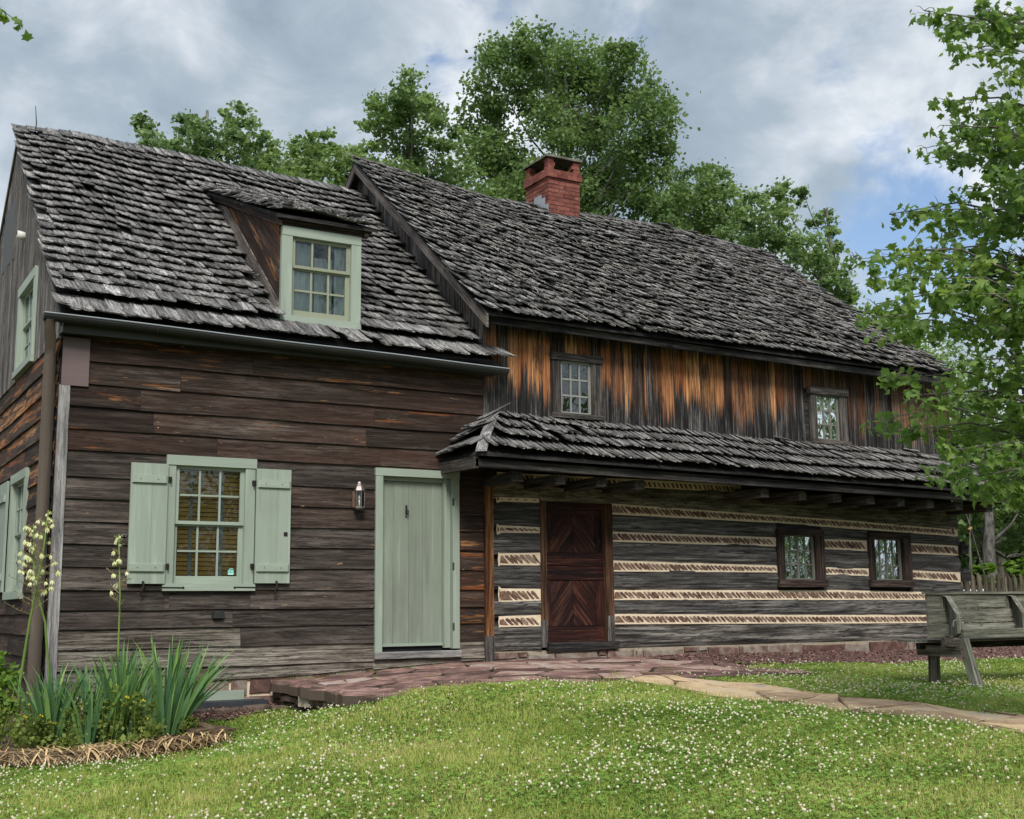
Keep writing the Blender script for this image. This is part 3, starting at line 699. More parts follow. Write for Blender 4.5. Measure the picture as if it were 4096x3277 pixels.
def lay_roof(P0, P1, T0, T1, exps, wmean=.13, zfun=None, skip=None, side=.10, seed=1, tilt0=.075, over=.0, rough=1.0):
    """P0-P1: eave left-right, T0-T1: top left-right (surface points). returns items"""
    rr = random.Random(seed); P0, P1, T0, T1 = (np.array(p, float) for p in (P0, P1, T0, T1)); items = []
    Ls = np.linalg.norm((T0 + T1) / 2 - (P0 + P1) / 2); s = 0.0; rows = []
    k = 0
    while s < Ls - .05:
        e = exps[min(k, len(exps) - 1)]; rows.append((s, e)); s += e; k += 1
    def surf(u, s):
        f = s / Ls; L_ = P0 + (T0 - P0) * f; R_ = P1 + (T1 - P1) * f
        X = L_ + (R_ - L_) * u
        if zfun: X = X + np.array([0, 0, zfun(X[0], f)])
        return X
    nrm = np.cross(P1 - P0, T0 - P0); nrm /= np.linalg.norm(nrm)
    if nrm[2] < 0: nrm = -nrm
    for k, (s, e) in enumerate(rows):
        f = s / Ls; W = np.linalg.norm((P1 + (T1 - P1) * f) - (P0 + (T0 - P0) * f))
        x = rr.uniform(-.06, 0); wav = rr.uniform(0, 6)
        while x < W:
            wd = rr.uniform(.72, 1.3) * wmean; u = (x + wd / 2) / W
            if x + wd * .5 > W: break
            ds = rough * (.016 * math.sin(x * 2.1 + wav) + rr.uniform(-.014, .014)) - (over if k == 0 else 0)
            L = e * (2.05 if k else 1.35) + .02
            B = surf(u, s + ds); Tp = surf(u, s + ds + L)
            if skip is None or not skip((B + (Tp - B) * .3)):
                D = B - Tp; D /= np.linalg.norm(D); U = surf(min(u + .02, 1.02), s + ds) - surf(u - .02, s + ds); U /= np.linalg.norm(U)
                Nn = np.cross(U, -D); Nn /= np.linalg.norm(Nn)
                if Nn[2] < 0: Nn = -Nn
                lift = .016 + rr.uniform(0, .008)
                t = tilt0 + rr.uniform(-.015, .03) * rough + (.14 * rr.random() if rr.random() < .035 * rough else 0)
                items.append((Tp + Nn * lift, U, D, Nn, wd * 1.05, L, rr.randrange(NVAR), t, side + rr.uniform(-.04, .05)))
            x += wd
    return items, surf, nrm

# ------------------------------------------------------------------ wall helpers
def board_h(mat, parent, fr, u0, u1, zb, zt, nb=.040, nt=.010, th=.02, amp=.004, name='clapboard', slope=0.0, r=None):
    n = max(2, int((u1 - u0) / .45) + 1); mb = MB(); V = []; G = []; F = []
    ph = random.uniform(0, 9); off = random.uniform(-.004, .004)
    for i in range(n + 1):
        u = u0 + (u1 - u0) * i / n; dz = amp * math.sin(u * 3.1 + ph) + random.uniform(-amp, amp) * .5 + slope * (u - u0)
        for (nn, z) in ((nb + off, zb + dz), (nt + off * .5, zt), (nt - th, zt), (nb - th, zb + dz)):
            V.append(fr.P(u, nn, z)); G.append((u, z, nn))
    for i in range(n):
        for k in range(4): F.append((i * 4 + k, i * 4 + (k + 1) % 4, i * 4 + 4 + (k + 1) % 4, i * 4 + 4 + k))
    F.append((0, 1, 2, 3)); F.append((n * 4 + 3, n * 4 + 2, n * 4 + 1, n * 4))
    mb.add(V, F, G, random.random() if r is None else r); return mb.build(name, mat, parent)
def siding(parent, fr, u0, u1, zs, holes, matf, jlen=(1.9, 4.4)):
    for i in range(len(zs) - 1):
        zt, zb = zs[i] + .03, zs[i + 1]
        cuts = [u0, u1]; u = u0 + random.uniform(.4, 2.6)
        while u < u1 - .5: cuts.append(u); u += random.uniform(*jlen)
        for h in holes:
            if h[3] > zb and h[2] < zt: cuts += [h[0], h[1]]
        cuts = sorted(c for c in set(cuts) if u0 <= c <= u1)
        for a, b in zip(cuts[:-1], cuts[1:]):
            if b - a < .03: continue
            mid = (a + b) / 2; rs = [(zb, zt)]
            for h in holes:
                if h[0] < mid < h[1]: rs = [q for z0_, z1_ in rs for q in subtract(z0_, z1_, [(h[2], h[3])])]
            for z0_, z1_ in rs:
                if z1_ - z0_ < .035: continue
                board_h(matf(i, mid, z0_), parent, fr, a + .0015, b - .0015, z0_, z1_, nt=.012 + .022 * (zt - z1_) / (zt - zb))
def board_v(mat, parent, fr, u0, u1, zb, zt0, zt1, n0=-.01, n1=.014, name='board', zb1=None):
    zb1 = zb if zb1 is None else zb1; d = random.uniform(-.004, .005); mb = MB()
    pts = [(u0, zb), (u1, zb1), (u1, zt1), (u0, zt0)]
    V = [fr.P(u, n0, z) for u, z in pts] + [fr.P(u, n1 + d + (.003 if k in (0, 3) else 0), z) for k, (u, z) in enumerate(pts)]
    G = [(z, u, n0) for u, z in pts] + [(z, u, n1) for u, z in pts]
    mb.add(V, BOXF, G, random.random()); return mb.build(name, mat, parent)
def window(parent, fr, outer, inner, cols, rows, mc, ms, nc=.045, ns=.0, rail=.045, mun=.018, split=None, back=None, sill=True, head=None, lower_in=.02, label=None, name='window', sw=None):
    U0, U1, Z0, Z1 = outer; u0, u1, z0, z1 = inner; mb = MB()
    rr = random.random()
    box(mb, fr, U0, u0, -.10, nc, Z0, Z1 - (Z1 - z1), 'z', 0, rr); box(mb, fr, u1, U1, -.10, nc, Z0, Z1 - (Z1 - z1), 'z', 0, rr + .1)
    hd = head or (0, 0); box(mb, fr, U0 - hd[0], U1 + hd[0], -.10, nc + .006 + hd[1], z1, Z1, 'u', 0, rr + .2)
    if sill: box(mb, fr, U0 - .02, U1 + .02, -.10, nc + .022, Z0 - .035, z0, 'u', 0, rr + .3)
    W = mb.build(name, mc, parent)
    if label: W['label'] = label
    zsplit = [(z0, z1, rows, ns)] if not split else [(split[0], z1, split[1], ns), (z0, split[0] + .02, rows - split[1], ns - lower_in)]
    for (a, b, rw, nn) in zsplit:
        s = MB(); sw_ = sw or rail
        box(s, fr, u0, u0 + sw_, nn - .035, nn, a, b, 'z'); box(s, fr, u1 - sw_, u1, nn - .035, nn, a, b, 'z')
        br = rail * (1.7 if (a == z0 and split) else .75); box(s, fr, u0 + sw_, u1 - sw_, nn - .034, nn - .001, a, a + br, 'u'); box(s, fr, u0 + sw_, u1 - sw_, nn - .034, nn - .001, b - rail * .8, b, 'u')
        s.build('sash', ms, W)
        ua, ub, za, zb = u0 + sw_, u1 - sw_, a + br, b - rail * .8
        for c in range(1, cols):
            uc = ua + (ub - ua) * c / cols; mw = mun * (2.2 if (cols == 4 and c == 2) else 1)
            wb('muntin', ms, W, fr, uc - mw / 2, uc + mw / 2, nn - .03, nn - .004, za, zb, 'z')
        for k in range(1, rw):
            zc = za + (zb - za) * k / rw
            for c in range(cols):
                ca, cb = ua + (ub - ua) * c / cols, ua + (ub - ua) * (c + 1) / cols
                wb('muntin', ms, W, fr, ca + mun / 2, cb - mun / 2, nn - .029, nn - .005, zc - mun / 2, zc + mun / 2, 'u')
        for c in range(cols):
            for k in range(rw):
                ca, cb = ua + (ub - ua) * c / cols, ua + (ub - ua) * (c + 1) / cols; ka, kb = za + (zb - za) * k / rw, za + (zb - za) * (k + 1) / rw
                m_ = MB(); jt = [random.uniform(-.0022, .0022) for _ in range(4)]
                V = [fr.P(ca + .003, nn - .018 + jt[0], ka + .003), fr.P(cb - .003, nn - .018 + jt[1], ka + .003), fr.P(cb - .003, nn - .018 + jt[2], kb - .003), fr.P(ca + .003, nn - .018 + jt[3], kb - .003)]
                V += [v - fr.N * .003 for v in V]
                m_.add(V, BOXF); m_.build('pane', M['glass'], W)
    wb('interior', M['interior'], W, fr, u0, u1, -.42, -.40, z0, z1)
    if back: back(W, fr, u0, u1, z0, z1)
    return W
def cloth(name, mat, parent, fr, u0, u1, n, z0, z1, folds=6, amp=.012, taper=0.0):
    k = 26; V = []; F = []
    for i in range(k + 1):
        f = i / k; u = u0 + (u1 - u0) * f; nn = n + amp * math.sin(f * folds * 6.28) + amp * .5 * math.sin(f * folds * 2.3 * 6.28 + 1)
        V += [fr.P(u + taper * (0.5 - f), nn * 1.0, z0), fr.P(u, nn, z1)]
    for i in range(k): F.append((2 * i, 2 * i + 2, 2 * i + 3, 2 * i + 1))
    return MB().add(V, F).build(name, mat, parent, smooth=True)
def nail(mb, fr, u, n, z, r=.012, t=.008): tube(mb, [fr.P(u, n, z), fr.P(u, n + t, z)], [r, r * .6], 6)

# ================================================================== CLAPBOARD HOUSE
CH = thing('clapboard_house', 'low dark clapboard house with sage green door, shutters and dormer', 'house', (2.6, 2, -.4))
# shell behind the boards
sh = MB()
for (a, b, c, d) in ((0.0, 1.22, -.6, 3.5), (1.22, 2.16, -.6, .72), (1.22, 2.16, 2.1, 3.5), (2.16, 3.75, -.6, 3.5), (3.75, 4.82, 2.1, 3.5), (4.82, 5.25, -.6, 3.5)): box(sh, FRONT, a, b, -.16, -.012, c, d)
for (a, b, c, d) in ((.17, 1.55, -.7, 3.4), (1.55, 2.62, -.7, .66), (1.55, 2.62, 2.1, 3.4), (2.62, 7.9, -.7, 3.4)): box(sh, LEFT, a, b, -.16, -.012, c, d)
box(sh, FRONT, 0, 5.25, -7.95, -7.8, -.6, 3.5)
wall = sh.build('wall', M['dark'], CH)
ZS = [3.41, 3.16, 2.90, 2.65, 2.405, 2.17, 1.885, 1.65, 1.40, 1.165, .92, .675, .46, .265, .05, -.165]
holesF = [(1.20, 2.18, .68, 2.16), (3.72, 4.84, -.13, 2.13)]
matf = lambda i, u, z: M['clap_low'] if (z < .0 or (z < .12 and random.random() < .5)) else (M['clap_mid'] if (z < 1.25 or (z < 2.0 and (u < 1.3 or random.random() < .4))) and u < 4.8 else M['clap'])
siding(wall, FRONT, .115, 5.21, ZS, holesF, matf)
board_h(M['clap_low'], wall, FRONT, .1, 3.7, -.40, -.135, slope=.042, amp=.008)
board_h(M['clap_low'], wall, FRONT, 3.703, 5.2, -.255, -.135, slope=.045, amp=.006)
ZL = [3.39, 3.14, 2.87, 2.62, 2.38, 2.14, 1.88, 1.64, 1.40, 1.15, .9, .67, .43, .2, -.04, -.28, -.5]
siding(wall, LEFT, .0, 7.9, ZL, [(1.5, 2.68, .64, 2.12)], lambda i, u, z: M['clap'])
# corner trim
wb('corner_board', M['corner'], CH, FRONT, 0.0, .113, -.02, .045, -.55, 2.87, 'z')
wb('corner_board', M['corner'], CH, LEFT, .0, .11, .036, .058, -.6, 2.9, 'z')
s = MB(); box(s, FRONT, .015, .30, .04, .048, 2.868, 3.40); box(s, LEFT, -.045, .12, .0595, .064, 2.868, 3.38); s.build('metal_patch', M['sheet'], CH)
# cornice and gutter
wb('cornice', M['sage_dark'], CH, FRONT, -.02, 5.36, .0, .19, 3.425, 3.53)
wb('fascia_board', M['sage_dark'], CH, FRONT, -.02, 5.36, .19, .205, 3.41, 3.58)
gm = MB(); n = 9; V = []; F = []; G = []; xs = np.linspace(-.24, 5.42, 20)
for i, x in enumerate(xs):
    zc = 3.575 - .018 * (x + .2) + .004 * math.sin(x * 2.1)
    for k in range(n):
        a = math.pi * k / (n - 1)
        for rr_ in (.075, .069): V.append((x, -.285 - rr_ * math.cos(a), zc - rr_ * math.sin(a))); G.append((x, a * .07, rr_))
for i in range(len(xs) - 1):
    for k in range(n - 1):
        a = (i * n + k) * 2; b = a + n * 2; F += [(a, b, b + 2, a + 2), (a + 1, a + 3, b + 3, b + 1)]
    for k in (0, n - 1): a = (i * n + k) * 2; b = a + n * 2; F.append((a, a + 1, b + 1, b))
for e in (0, len(xs) - 1): F.append(tuple((e * n + k) * 2 for k in range(n)))
gm.add(V, F, G, .3); gutter = gm.build('gutter', M['gutter'], CH, smooth=False)
lip = MB(); tube(lip, [(x, -.36, 3.577 - .018 * (x + .2) + .004 * math.sin(x * 2.1)) for x in xs], .008, 6); lip.build('gutter_bead', M['lead'], gutter)
for x in np.linspace(.35, 5.2, 9):
    t_ = MB(); zc = 3.575 - .018 * (x + .2)
    tube(t_, [(x, -.285 - .078 * math.cos(a), zc - .078 * math.sin(a)) for a in np.linspace(0, math.pi, 7)], .006, 5); t_.build('gutter_strap', M['gutter'], gutter)
ds = MB(); tube(ds, [(-.17, -.285, 3.53), (-.165, -.25, 3.42), (-.125, -.12, 3.27), (-.118, -.09, 3.15), (-.118, -.09, .16)], .062, 12, .4, cap=False)
dsp = ds.build('downspout', M['downspout'], CH, smooth=True)
ds = MB(); tube(ds, [(-.118, -.09, .17), (-.118, -.09, -.62)], .067, 12, .4, cap=False); ds.build('downspout_foot', M['downspout'], dsp, smooth=True)

# front window with shutters
def blinds(W, fr, u0, u1, z0, z1):
    z = z0 + .05
    while z < z1 - .03:
        q = [(-.062, z), (-.078, z + .044), (-.081, z + .043), (-.065, z - .001)]
        V = [fr.P(u0 + .03, n_, z_) for n_, z_ in q] + [fr.P(u1 - .03, n_, z_) for n_, z_ in q]
        MB().add(V, BOXF).build('blind_slat', M['blind'], W)
        z += .0505
    for uc in (u0 + .21, u1 - .24): wb('blind_tape', M['tape'], W, fr, uc - .019, uc + .019, -.060, -.057, z0 + .03, z1 - .02)
Wf = window(CH, FRONT, (1.19, 2.20, .70, 2.17), (1.285, 2.085, .745, 2.06), 3, 4, M['sage'], M['sage'], nc=.052, ns=.012, rail=.05, mun=.022, split=(1.405, 2), back=blinds, head=(.012, .006), lower_in=.034)
st = MB(); a_, b_ = 1.925, 1.99; pl = [(a_ + .0, .845), (b_ + .0, .845), (b_, .905), (b_ - .012, .918), (a_ + .025, .918), (a_ + .008, .900), (a_, .893)]
slab(st, pl, FRONT.P(0, -.012, 0), FRONT.U, FRONT.Z, FRONT.N, .002, .0003); st.build('sticker', M['palecyan'], Wf)
st = MB(); slab(st, [(a_ + .016, .902), (b_, .902), (b_ - .004, .913), (a_ + .026, .914)], FRONT.P(0, -.0095, 0), FRONT.U, FRONT.Z, FRONT.N, .0012, .0002)
slab(st, [(a_ + .002, .8935), (b_, .8935), (b_, .897), (a_ + .004, .897)], FRONT.P(0, -.0095, 0), FRONT.U, FRONT.Z, FRONT.N, .0012, .0002); st.build('sticker_band', M['teal'], Wf)
def text3d(txt, size, P, mat, parent, name='lettering', ext=.0006):
    cu = bpy.data.curves.new(name, 'FONT'); cu.body = txt; cu.size = size; cu.extrude = ext; cu.align_x = 'LEFT'
    cu.materials.append(mat); o0 = bpy.data.objects.new('tmp', cu); me = bpy.data.meshes.new_from_object(o0); bpy.data.objects.remove(o0); o = bpy.data.objects.new(name, me); link(o, parent)
    o.matrix_basis = Matrix.Translation(P) @ Matrix.Rotation(R(90), 4, 'X'); return o
text3d('PEN', .032, (a_ + .004, .0085, .864), M['teal'], Wf)
def shutter(u0, u1, z0, z1, hinge_left, label):
    s = MB(); n0 = .062; um = u0 + (u1 - u0) * (.58 if hinge_left == 'r' else .62)
    root = wb('shutter', M['sage'], CH, FRONT, u0, um - .001, n0, n0 + .028, z0, z1, 'z'); root['label'] = label
    wb('shutter_board', M['sage'], root, FRONT, um + .001, u1, n0, n0 + .027, z0, z1, 'z')
    for zb in (z1 - .22, z0 + .13):
        m_ = MB(); P = [(u0 + .012, zb), (u1 - .012, zb), (u1 - .012, zb + .085), (u0 + .012, zb + .085)]
        slab(m_, P, FRONT.P(0, n0 + .0275, 0), FRONT.U, FRONT.Z, FRONT.N, .026, .014); m_.build('batten', M['sage'], root)
        for q in (.25, .72):
            nn = MB(); nail(nn, FRONT, u0 + (u1 - u0) * q, n0 + .052, zb + .042, .009, .004); nn.build('nail', M['beam'], root)
    hu = u1 if hinge_left == 'r' else u0; sg = 1 if hinge_left == 'r' else -1
    for zb in (z1 - .19, z0 + .17):
        m_ = MB(); box(m_, FRONT, min(hu, hu + sg * .045), max(hu, hu + sg * .045), .055, .075, zb, zb + .05); tube(m_, [FRONT.P(hu + sg * .03, .082, zb - .025), FRONT.P(hu + sg * .03, .082, zb + .05)], .008, 6)
        m_.build('hinge', M['iron'], root)
    uc = u0 + (u1 - u0) * (.42 if hinge_left == 'r' else .62)
    m_ = MB(); tube(m_, [FRONT.P(uc, .10, z0 + .02), FRONT.P(uc + .004, .11, z0 - .03), FRONT.P(uc - .012, .10, z0 - .075), FRONT.P(uc - .02, .085, z0 - .13)], [.012, .009, .014, .010], 6)
    nail(m_, FRONT, uc, .095, z0 + .015, .016, .012); m_.build('shutter_dog', M['iron'], root)
    return root
shutter(.785, 1.19, .742, 2.06, 'r', 'left shutter, open flat against the wall')
rs = shutter(2.205, 2.62, .75, 2.06, 'l', 'right shutter with a small square iron plate')
s = MB(); box(s, FRONT, 2.54, 2.585, .0895, .096, 1.29, 1.335); nail(s, FRONT, 2.562, .096, 1.312, .01, .006); s.build('iron_plate', M['iron'], rs)
for (ua, ub) in ((.93, 1.40), (1.98, 2.44)):
    s = MB(); tube(s, [FRONT.P(ua, .075, .705), FRONT.P(ub, .078, .700)], .007, 6); nail(s, FRONT, ub if ua < 1.5 else ua, .07, .70, .015, .015); s.build('shutter_hook', M['iron'], Wf)
s = MB(); nail(s, FRONT, .745, .03, 1.26, .02, .02); box(s, FRONT, .715, .765, .034, .05, 1.25, 1.27); s.build('wall_hook', M['corner'], CH)
s = MB(); box(s, FRONT, 1.745, 1.865, .03, .085, .362, .44); box(s, FRONT, 1.738, 1.872, .03, .04, .355, .447); s.build('outlet_box', M['gutter'], CH)

# green plank door
fr = FRONT; dm = MB()
box(dm, fr, 3.71, 3.805, -.10, .055, -.06, 2.055, 'z'); box(dm, fr, 4.755, 4.85, -.10, .055, -.04, 2.055, 'z'); box(dm, fr, 3.705, 4.855, -.10, .06, 2.055, 2.148, 'u')
door = dm.build('door', M['sage'], CH)
s = MB(); box(s, fr, 4.655, 4.69, -.10, .02, -.03, 2.052, 'z'); box(s, fr, 4.692, 4.752, -.10, -.012, -.03, 2.05, 'z'); box(s, fr, 3.807, 4.652, -.10, -.02, 2.005, 2.052, 'u'); s.build('door_stop', M['sage'], door)
us = [3.812, 3.985, 4.195, 4.385, 4.65]
for a, b in zip(us[:-1], us[1:]): wb('door_plank', M['sage_door'], door, fr, a + .0015, b - .0015, -.085, -.045 + random.uniform(-.001, .001), .03, 2.0, 'z')
wb('door_sweep', M['sage'], door, fr, 3.812, 4.65, -.04, -.015, .0, .035)
wb('threshold', M['corner'], door, fr, 3.70, 4.855, -.06, .09, -.14, -.062)
wb('threshold_gap', M['interior'], door, fr, 3.81, 4.69, -.098, -.05, -.06, .0)
s = MB(); box(s, fr, 4.148, 4.172, -.044, -.034, 1.60, 1.71); tube(s, [fr.P(4.16, -.03, 1.66), fr.P(4.178, -.005, 1.63), fr.P(4.16, .0, 1.585), fr.P(4.146, -.005, 1.615), fr.P(4.16, -.03, 1.65)], .008, 6); nail(s, fr, 4.16, -.044, 1.57, .014, .012); s.build('door_knocker', M['iron'], door)
for z in (1.72, .92, .18):
    s = MB(); tube(s, [fr.P(4.757, .058, z), fr.P(4.757, .058, z + .09)], .008, 6); box(s, fr, 4.757, 4.775, .054, .06, z, z + .09); s.build('door_hinge', M['sage_dark'], door)
s = MB(); box(s, fr, 3.80, 3.822, -.045, -.03, 1.02, 1.12); s.build('latch_plate', M['iron'], door)

# foundation of the clapboard house, basement window
fnd = wb('foundation', M['mortar'], CH, fr, .05, 5.22, -.15, -.004, -1.0, -.2)
x = .4
while x < 5.2:
    top = -.385 + max(0, x - .1) * .045
    for (za, zb) in ((-.62, -.50), (-.49, top)):
        L = random.uniform(.16, .42)
        if .75 < x < 2.0 and za < -.45 and False: continue
        pl = rough_poly([(x, za), (x + L - .035, za + random.uniform(-.01, .01)), (x + L - .03, zb - .008), (x + .005, zb - .008)], .01)
        slab(MB(), pl, fr.P(0, -.004, 0), fr.U, fr.Z, fr.N, .022, .008, .004).build('foundation_stone', M['found'], fnd)
    x += L
wb('basement_window_board', M['sage'], CH, fr, .85, 2.13, .019, .045, -.535, -.432)
wb('window_curb', M['slate'], CH, fr, .7, 2.34, .02, .26, -.60, -.538)
x = .75
while x < 2.45:
    L = random.uniform(.16, .34); g = -.66
    slab(MB(), rough_poly([(x, -.5), (x + L, -.5), (x + L, -.3), (x, -.31)], .015), (0, 0, g - .05), (1, 0, 0), (0, 1, 0), (0, 0, 1), .12 + random.uniform(-.015, .015), .02, .008).build('curb_stone', M['flag_side'], CH)
    x += L + .012

# ---- roof of the clapboard house
EX, RZ = -.27, 7.08
zw = lambda x, f: (np.interp(x, [0, .8, 1.5, 2.5, 3.6, 5.2], [0, .05, 0, .0, -.06, -.10]) * f + .022 * math.sin(x * 2.3 + 1) * math.sin(math.pi * f) - .05 * math.sin(math.pi * min(1, f * 1.0)) * .6)
def deck(name, parent, x0, x1, ye, ze, yr, zr, zf, th=.06, cut=None):
    xs = np.linspace(x0, x1, 24); fs = np.linspace(0, 1, 9); mb = MB(); V = []; F = []
    for lo in (0, -th):
        for side in (0, 1):
            for f in fs:
                for x in xs:
                    y = ye + (yr - ye) * f; z = ze + (zr - ze) * f + zf(x, f) - .008
                    V.append((x, y if side == 0 else 2 * yr - y, z + lo))
    nx = len(xs); nf = len(fs); blk = nx * nf
    for b in range(4):
        for j in range(nf - 1):
            for i in range(nx - 1):
                a = b * blk + j * nx + i
                if cut and b in (0, 2):
                    cx = (xs[i] + xs[i + 1]) / 2; cy = ye + (yr - ye) * (fs[j] + fs[j + 1]) / 2
                F.append((a, a + 1, a + nx + 1, a + nx))
    for side in (0, 1):
        for j in range(nf - 1):
            for i in (0, nx - 1):
                a = side * blk + j * nx + i; F.append((a, a + nx, a + nx + 2 * blk, a + 2 * blk))
        for i in range(nx - 1): a = side * blk + i; F.append((a, a + 1, a + 1 + 2 * blk, a + 2 * blk))
    mb.add(V, F); return mb.build(name, M['dark'], parent)
roofW = deck('roof', CH, -.05, 5.24, EX, 3.60, 3.95, RZ, zw)
skipW = lambda P: (P[0] > 5.23 and P[1] > -.04) or (2.47 < P[0] < 3.58 and .02 < P[1] < 2.75)
items, surfW, nW = lay_roof((-.07, EX, 3.60), (5.46, EX, 3.57), (-.07, 3.95, RZ), (5.46, 3.95, RZ), [.36, .34, .235], .135, zw, skipW, side=.09, seed=3, tilt0=.125, over=.07)
def ridge_comb(surf, Ls, x0, x1, xa, xb, seed, wd0=.13, hgt=.10, L=.34):
    rr = random.Random(seed); out = []; x = x0
    while x < x1:
        wd = wd0 * rr.uniform(.7, 1.3); u = (x + wd / 2 - xa) / (xb - xa)
        A = surf(u, Ls - .2); B = surf(u, Ls); D = A - B; D /= np.linalg.norm(D); U = surf(u + .01, Ls) - surf(u - .01, Ls); U /= np.linalg.norm(U); Nn = np.cross(U, -D); Nn /= np.linalg.norm(Nn)
        if Nn[2] < 0: Nn = -Nn
        up = hgt * (.25 + .75 * abs(math.sin(x * 1.7 + seed))) * rr.uniform(.5, 1.2)
        O = B - D * up + Nn * (.045 + rr.uniform(0, .015)); yaw = rr.uniform(-.12, .12)
        D2 = D * math.cos(yaw) + U * math.sin(yaw); U2 = U * math.cos(yaw) - D * math.sin(yaw)
        out.append((O, U2, D2, Nn, wd * 1.06, L, rr.randrange(NVAR), rr.uniform(-.02, .06), .12 + rr.uniform(-.05, .08))); x += wd * rr.uniform(.85, 1.0)
    return out
LsW = float(np.linalg.norm(np.array([0, 3.95 - EX, RZ - 3.585])))
combW = ridge_comb(surfW, LsW, -.05, 5.15, -.07, 5.46, 2, hgt=.22)
# dormer roof
DZ = lambda y: 5.19 + .398 * (y + .03)
dz0 = lambda x, f: .02 * math.sin(x * 5) - .03 * math.sin(math.pi * f) * .5
itemsD, _, _ = lay_roof((2.39, -.05, 5.20), (3.74, -.05, 5.18), (2.36, 3.25, 6.50), (3.70, 3.25, 6.50), [.20, .20], .125, dz0, None, side=.08, seed=9, tilt0=.085, over=.02)
shingle_field(roofW, M['shingle'], items + combW, 232)
dormer = thing('x', 'x', 'x'); bpy.data.objects.remove(dormer)
s = MB(); V = [(2.40, -.03, 5.17), (3.72, -.03, 5.16), (3.69, 3.25, 6.47), (2.37, 3.25, 6.47)]; V += [(x, y, z - .045) for x, y, z in V]
s.add(V, [(0, 1, 2, 3), (7, 6, 5, 4), (0, 4, 5, 1), (1, 5, 6, 2), (2, 6, 7, 3), (3, 7, 4, 0)]); dorm = s.build('dormer', M['dark'], CH)
shingle_field(dorm, M['shingle'], itemsD, 64)
DF = Fr((0, .11, 0), (1, 0, 0), (0, -1, 0))
s = MB(); box(s, DF, 2.50, 2.60, -.3, -.02, 3.7, 5.15); box(s, DF, 3.44, 3.53, -.3, -.02, 3.7, 5.15); s.build('dormer_post', M['dark'], dorm)
def wcurt(W, fr, u0, u1, z0, z1):
    cloth('curtain', M['curtain'], W, fr, u0 + .02, u0 + (u1 - u0) * .40, -.07, z0 + .02, z1 - .05, 3.5, .014)
    cloth('curtain', M['curtain'], W, fr, u0 + (u1 - u0) * .43, u0 + (u1 - u0) * .73, -.085, z0 + .02, z1 - .2, 4, .012)
    cloth('curtain', M['curtain'], W, fr, u0 + (u1 - u0) * .76, u1 - .01, -.07, z0 + .02, z1 - .05, 3, .014)
Wd = window(CH, DF, (2.50, 3.535, 3.93, 5.06), (2.635, 3.405, 3.955, 4.945), 3, 3, M['sage'], M['sage_peel'], nc=.05, ns=.005, rail=.05, mun=.024, split=(4.56, 1), back=wcurt, sill=False, lower_in=.03, label='dormer window with peeling bottom rail and white curtains')
wb('window_sill', M['sage'], Wd, DF, 2.49, 3.54, -.05, .056, 3.865, 3.953)
s = MB(); P = [DF.P(2.44, .09, 5.155), DF.P(3.68, .09, 5.15), DF.P(3.62, .058, 5.055), DF.P(2.48, .058, 5.062)]; P2 = [p - DF.N * .05 for p in P]
s.add(P + P2, [(0, 1, 2, 3), (7, 6, 5, 4), (0, 4, 5, 1), (1, 5, 6, 2), (2, 6, 7, 3), (3, 7, 4, 0)], [(p[0], p[2], 0) for p in P + P2]); s.build('dormer_soffit_board', M['frame_dark'], dorm)
for sx, xx in ((-1, 2.50), (1, 3.53)):
    A, B, C_ = np.array([.12, 3.93]), np.array([2.80, 6.14]), np.array([.12, 5.12])
    ts = [0, .20, .40, .60, .80, 1.0]
    for t0, t1 in zip(ts[:-1], ts[1:]):
        q = [A + (C_ - A) * t0, B + (C_ - B) * t0, B + (C_ - B) * (t1 - .006), A + (C_ - A) * (t1 - .006)]
        if t1 == 1.0: q = q[:2] + [A + (C_ - A) * .995]
        th = .034 if t0 == 0 else .018 + random.uniform(-.002, .003); L = (B - A) / np.linalg.norm(B - A); Pn = np.array([-L[1], L[0]])
        V = [(xx, p[0], p[1]) for p in q] + [(xx + sx * th, p[0], p[1]) for p in q]; G = [(float(np.dot(p, L)), float(np.dot(p, Pn)), 0) for p in q] * 2
        nq = len(q); F = [tuple(range(nq)), tuple(range(2 * nq - 1, nq - 1, -1))] + [(k, (k + 1) % nq, nq + (k + 1) % nq, nq + k) for k in range(nq)]
        mm = M['rake'] if t0 == 0 else (M['post'] if t1 == 1.0 else M['clap'])
        MB().add(V, F, G).build('cheek_board', mm, dorm)
    s = MB(); beam(s, (xx + sx * .055, -.0, 5.10), (xx + sx * .055, 2.95, 6.30), (.03, 0, 0), (0, 0, .058)); s.build('dormer_fascia', M['frame_dark'], dorm)
# ---- left gable: vertical boards above the clapboards
gf = lambda y: min(3.585 + (RZ - 3.585) * (y - EX) / (3.95 - EX), 3.585 + (RZ - 3.585) * (8.17 - y) / (3.95 - EX)) - .05
y = .0; hol = [(1.62, 2.92, 3.42, 4.60), (3.82, 4.86, 5.28, 6.16)]
gab = wb('gable_wall', M['dark'], CH, LEFT, .05, .06, -.1, -.02, 3.3, 3.4)
while y < 7.9:
    wd = random.uniform(.13, .21); y1 = min(y + wd, 7.9)
    segs = [(3.39, None)]
    for h in hol:
        if y1 > h[0] and y < h[1]: segs = [(3.39, h[2]), (h[3], None)] if h[2] > 3.5 else [(h[3], None)]
    for zb, zt in segs:
        t0 = gf(y) if zt is None else zt; t1 = gf(y1 - .002) if zt is None else zt
        if min(t0, t1) > zb: board_v(M['gable'], gab, LEFT, y, y1 - .002, zb, t0, t1, -.012, .03 if True else 0, 'gable_board')
    y = y1
shb = MB(); sg = []
for lo in (0,):
    for (yy, zz_) in ((.16, 3.4), (7.8, 3.4), (7.8, gf(7.8) - .1), (3.95, gf(3.95) - .1), (.16, gf(.16) - .1)): sg.append((.20, yy, zz_))
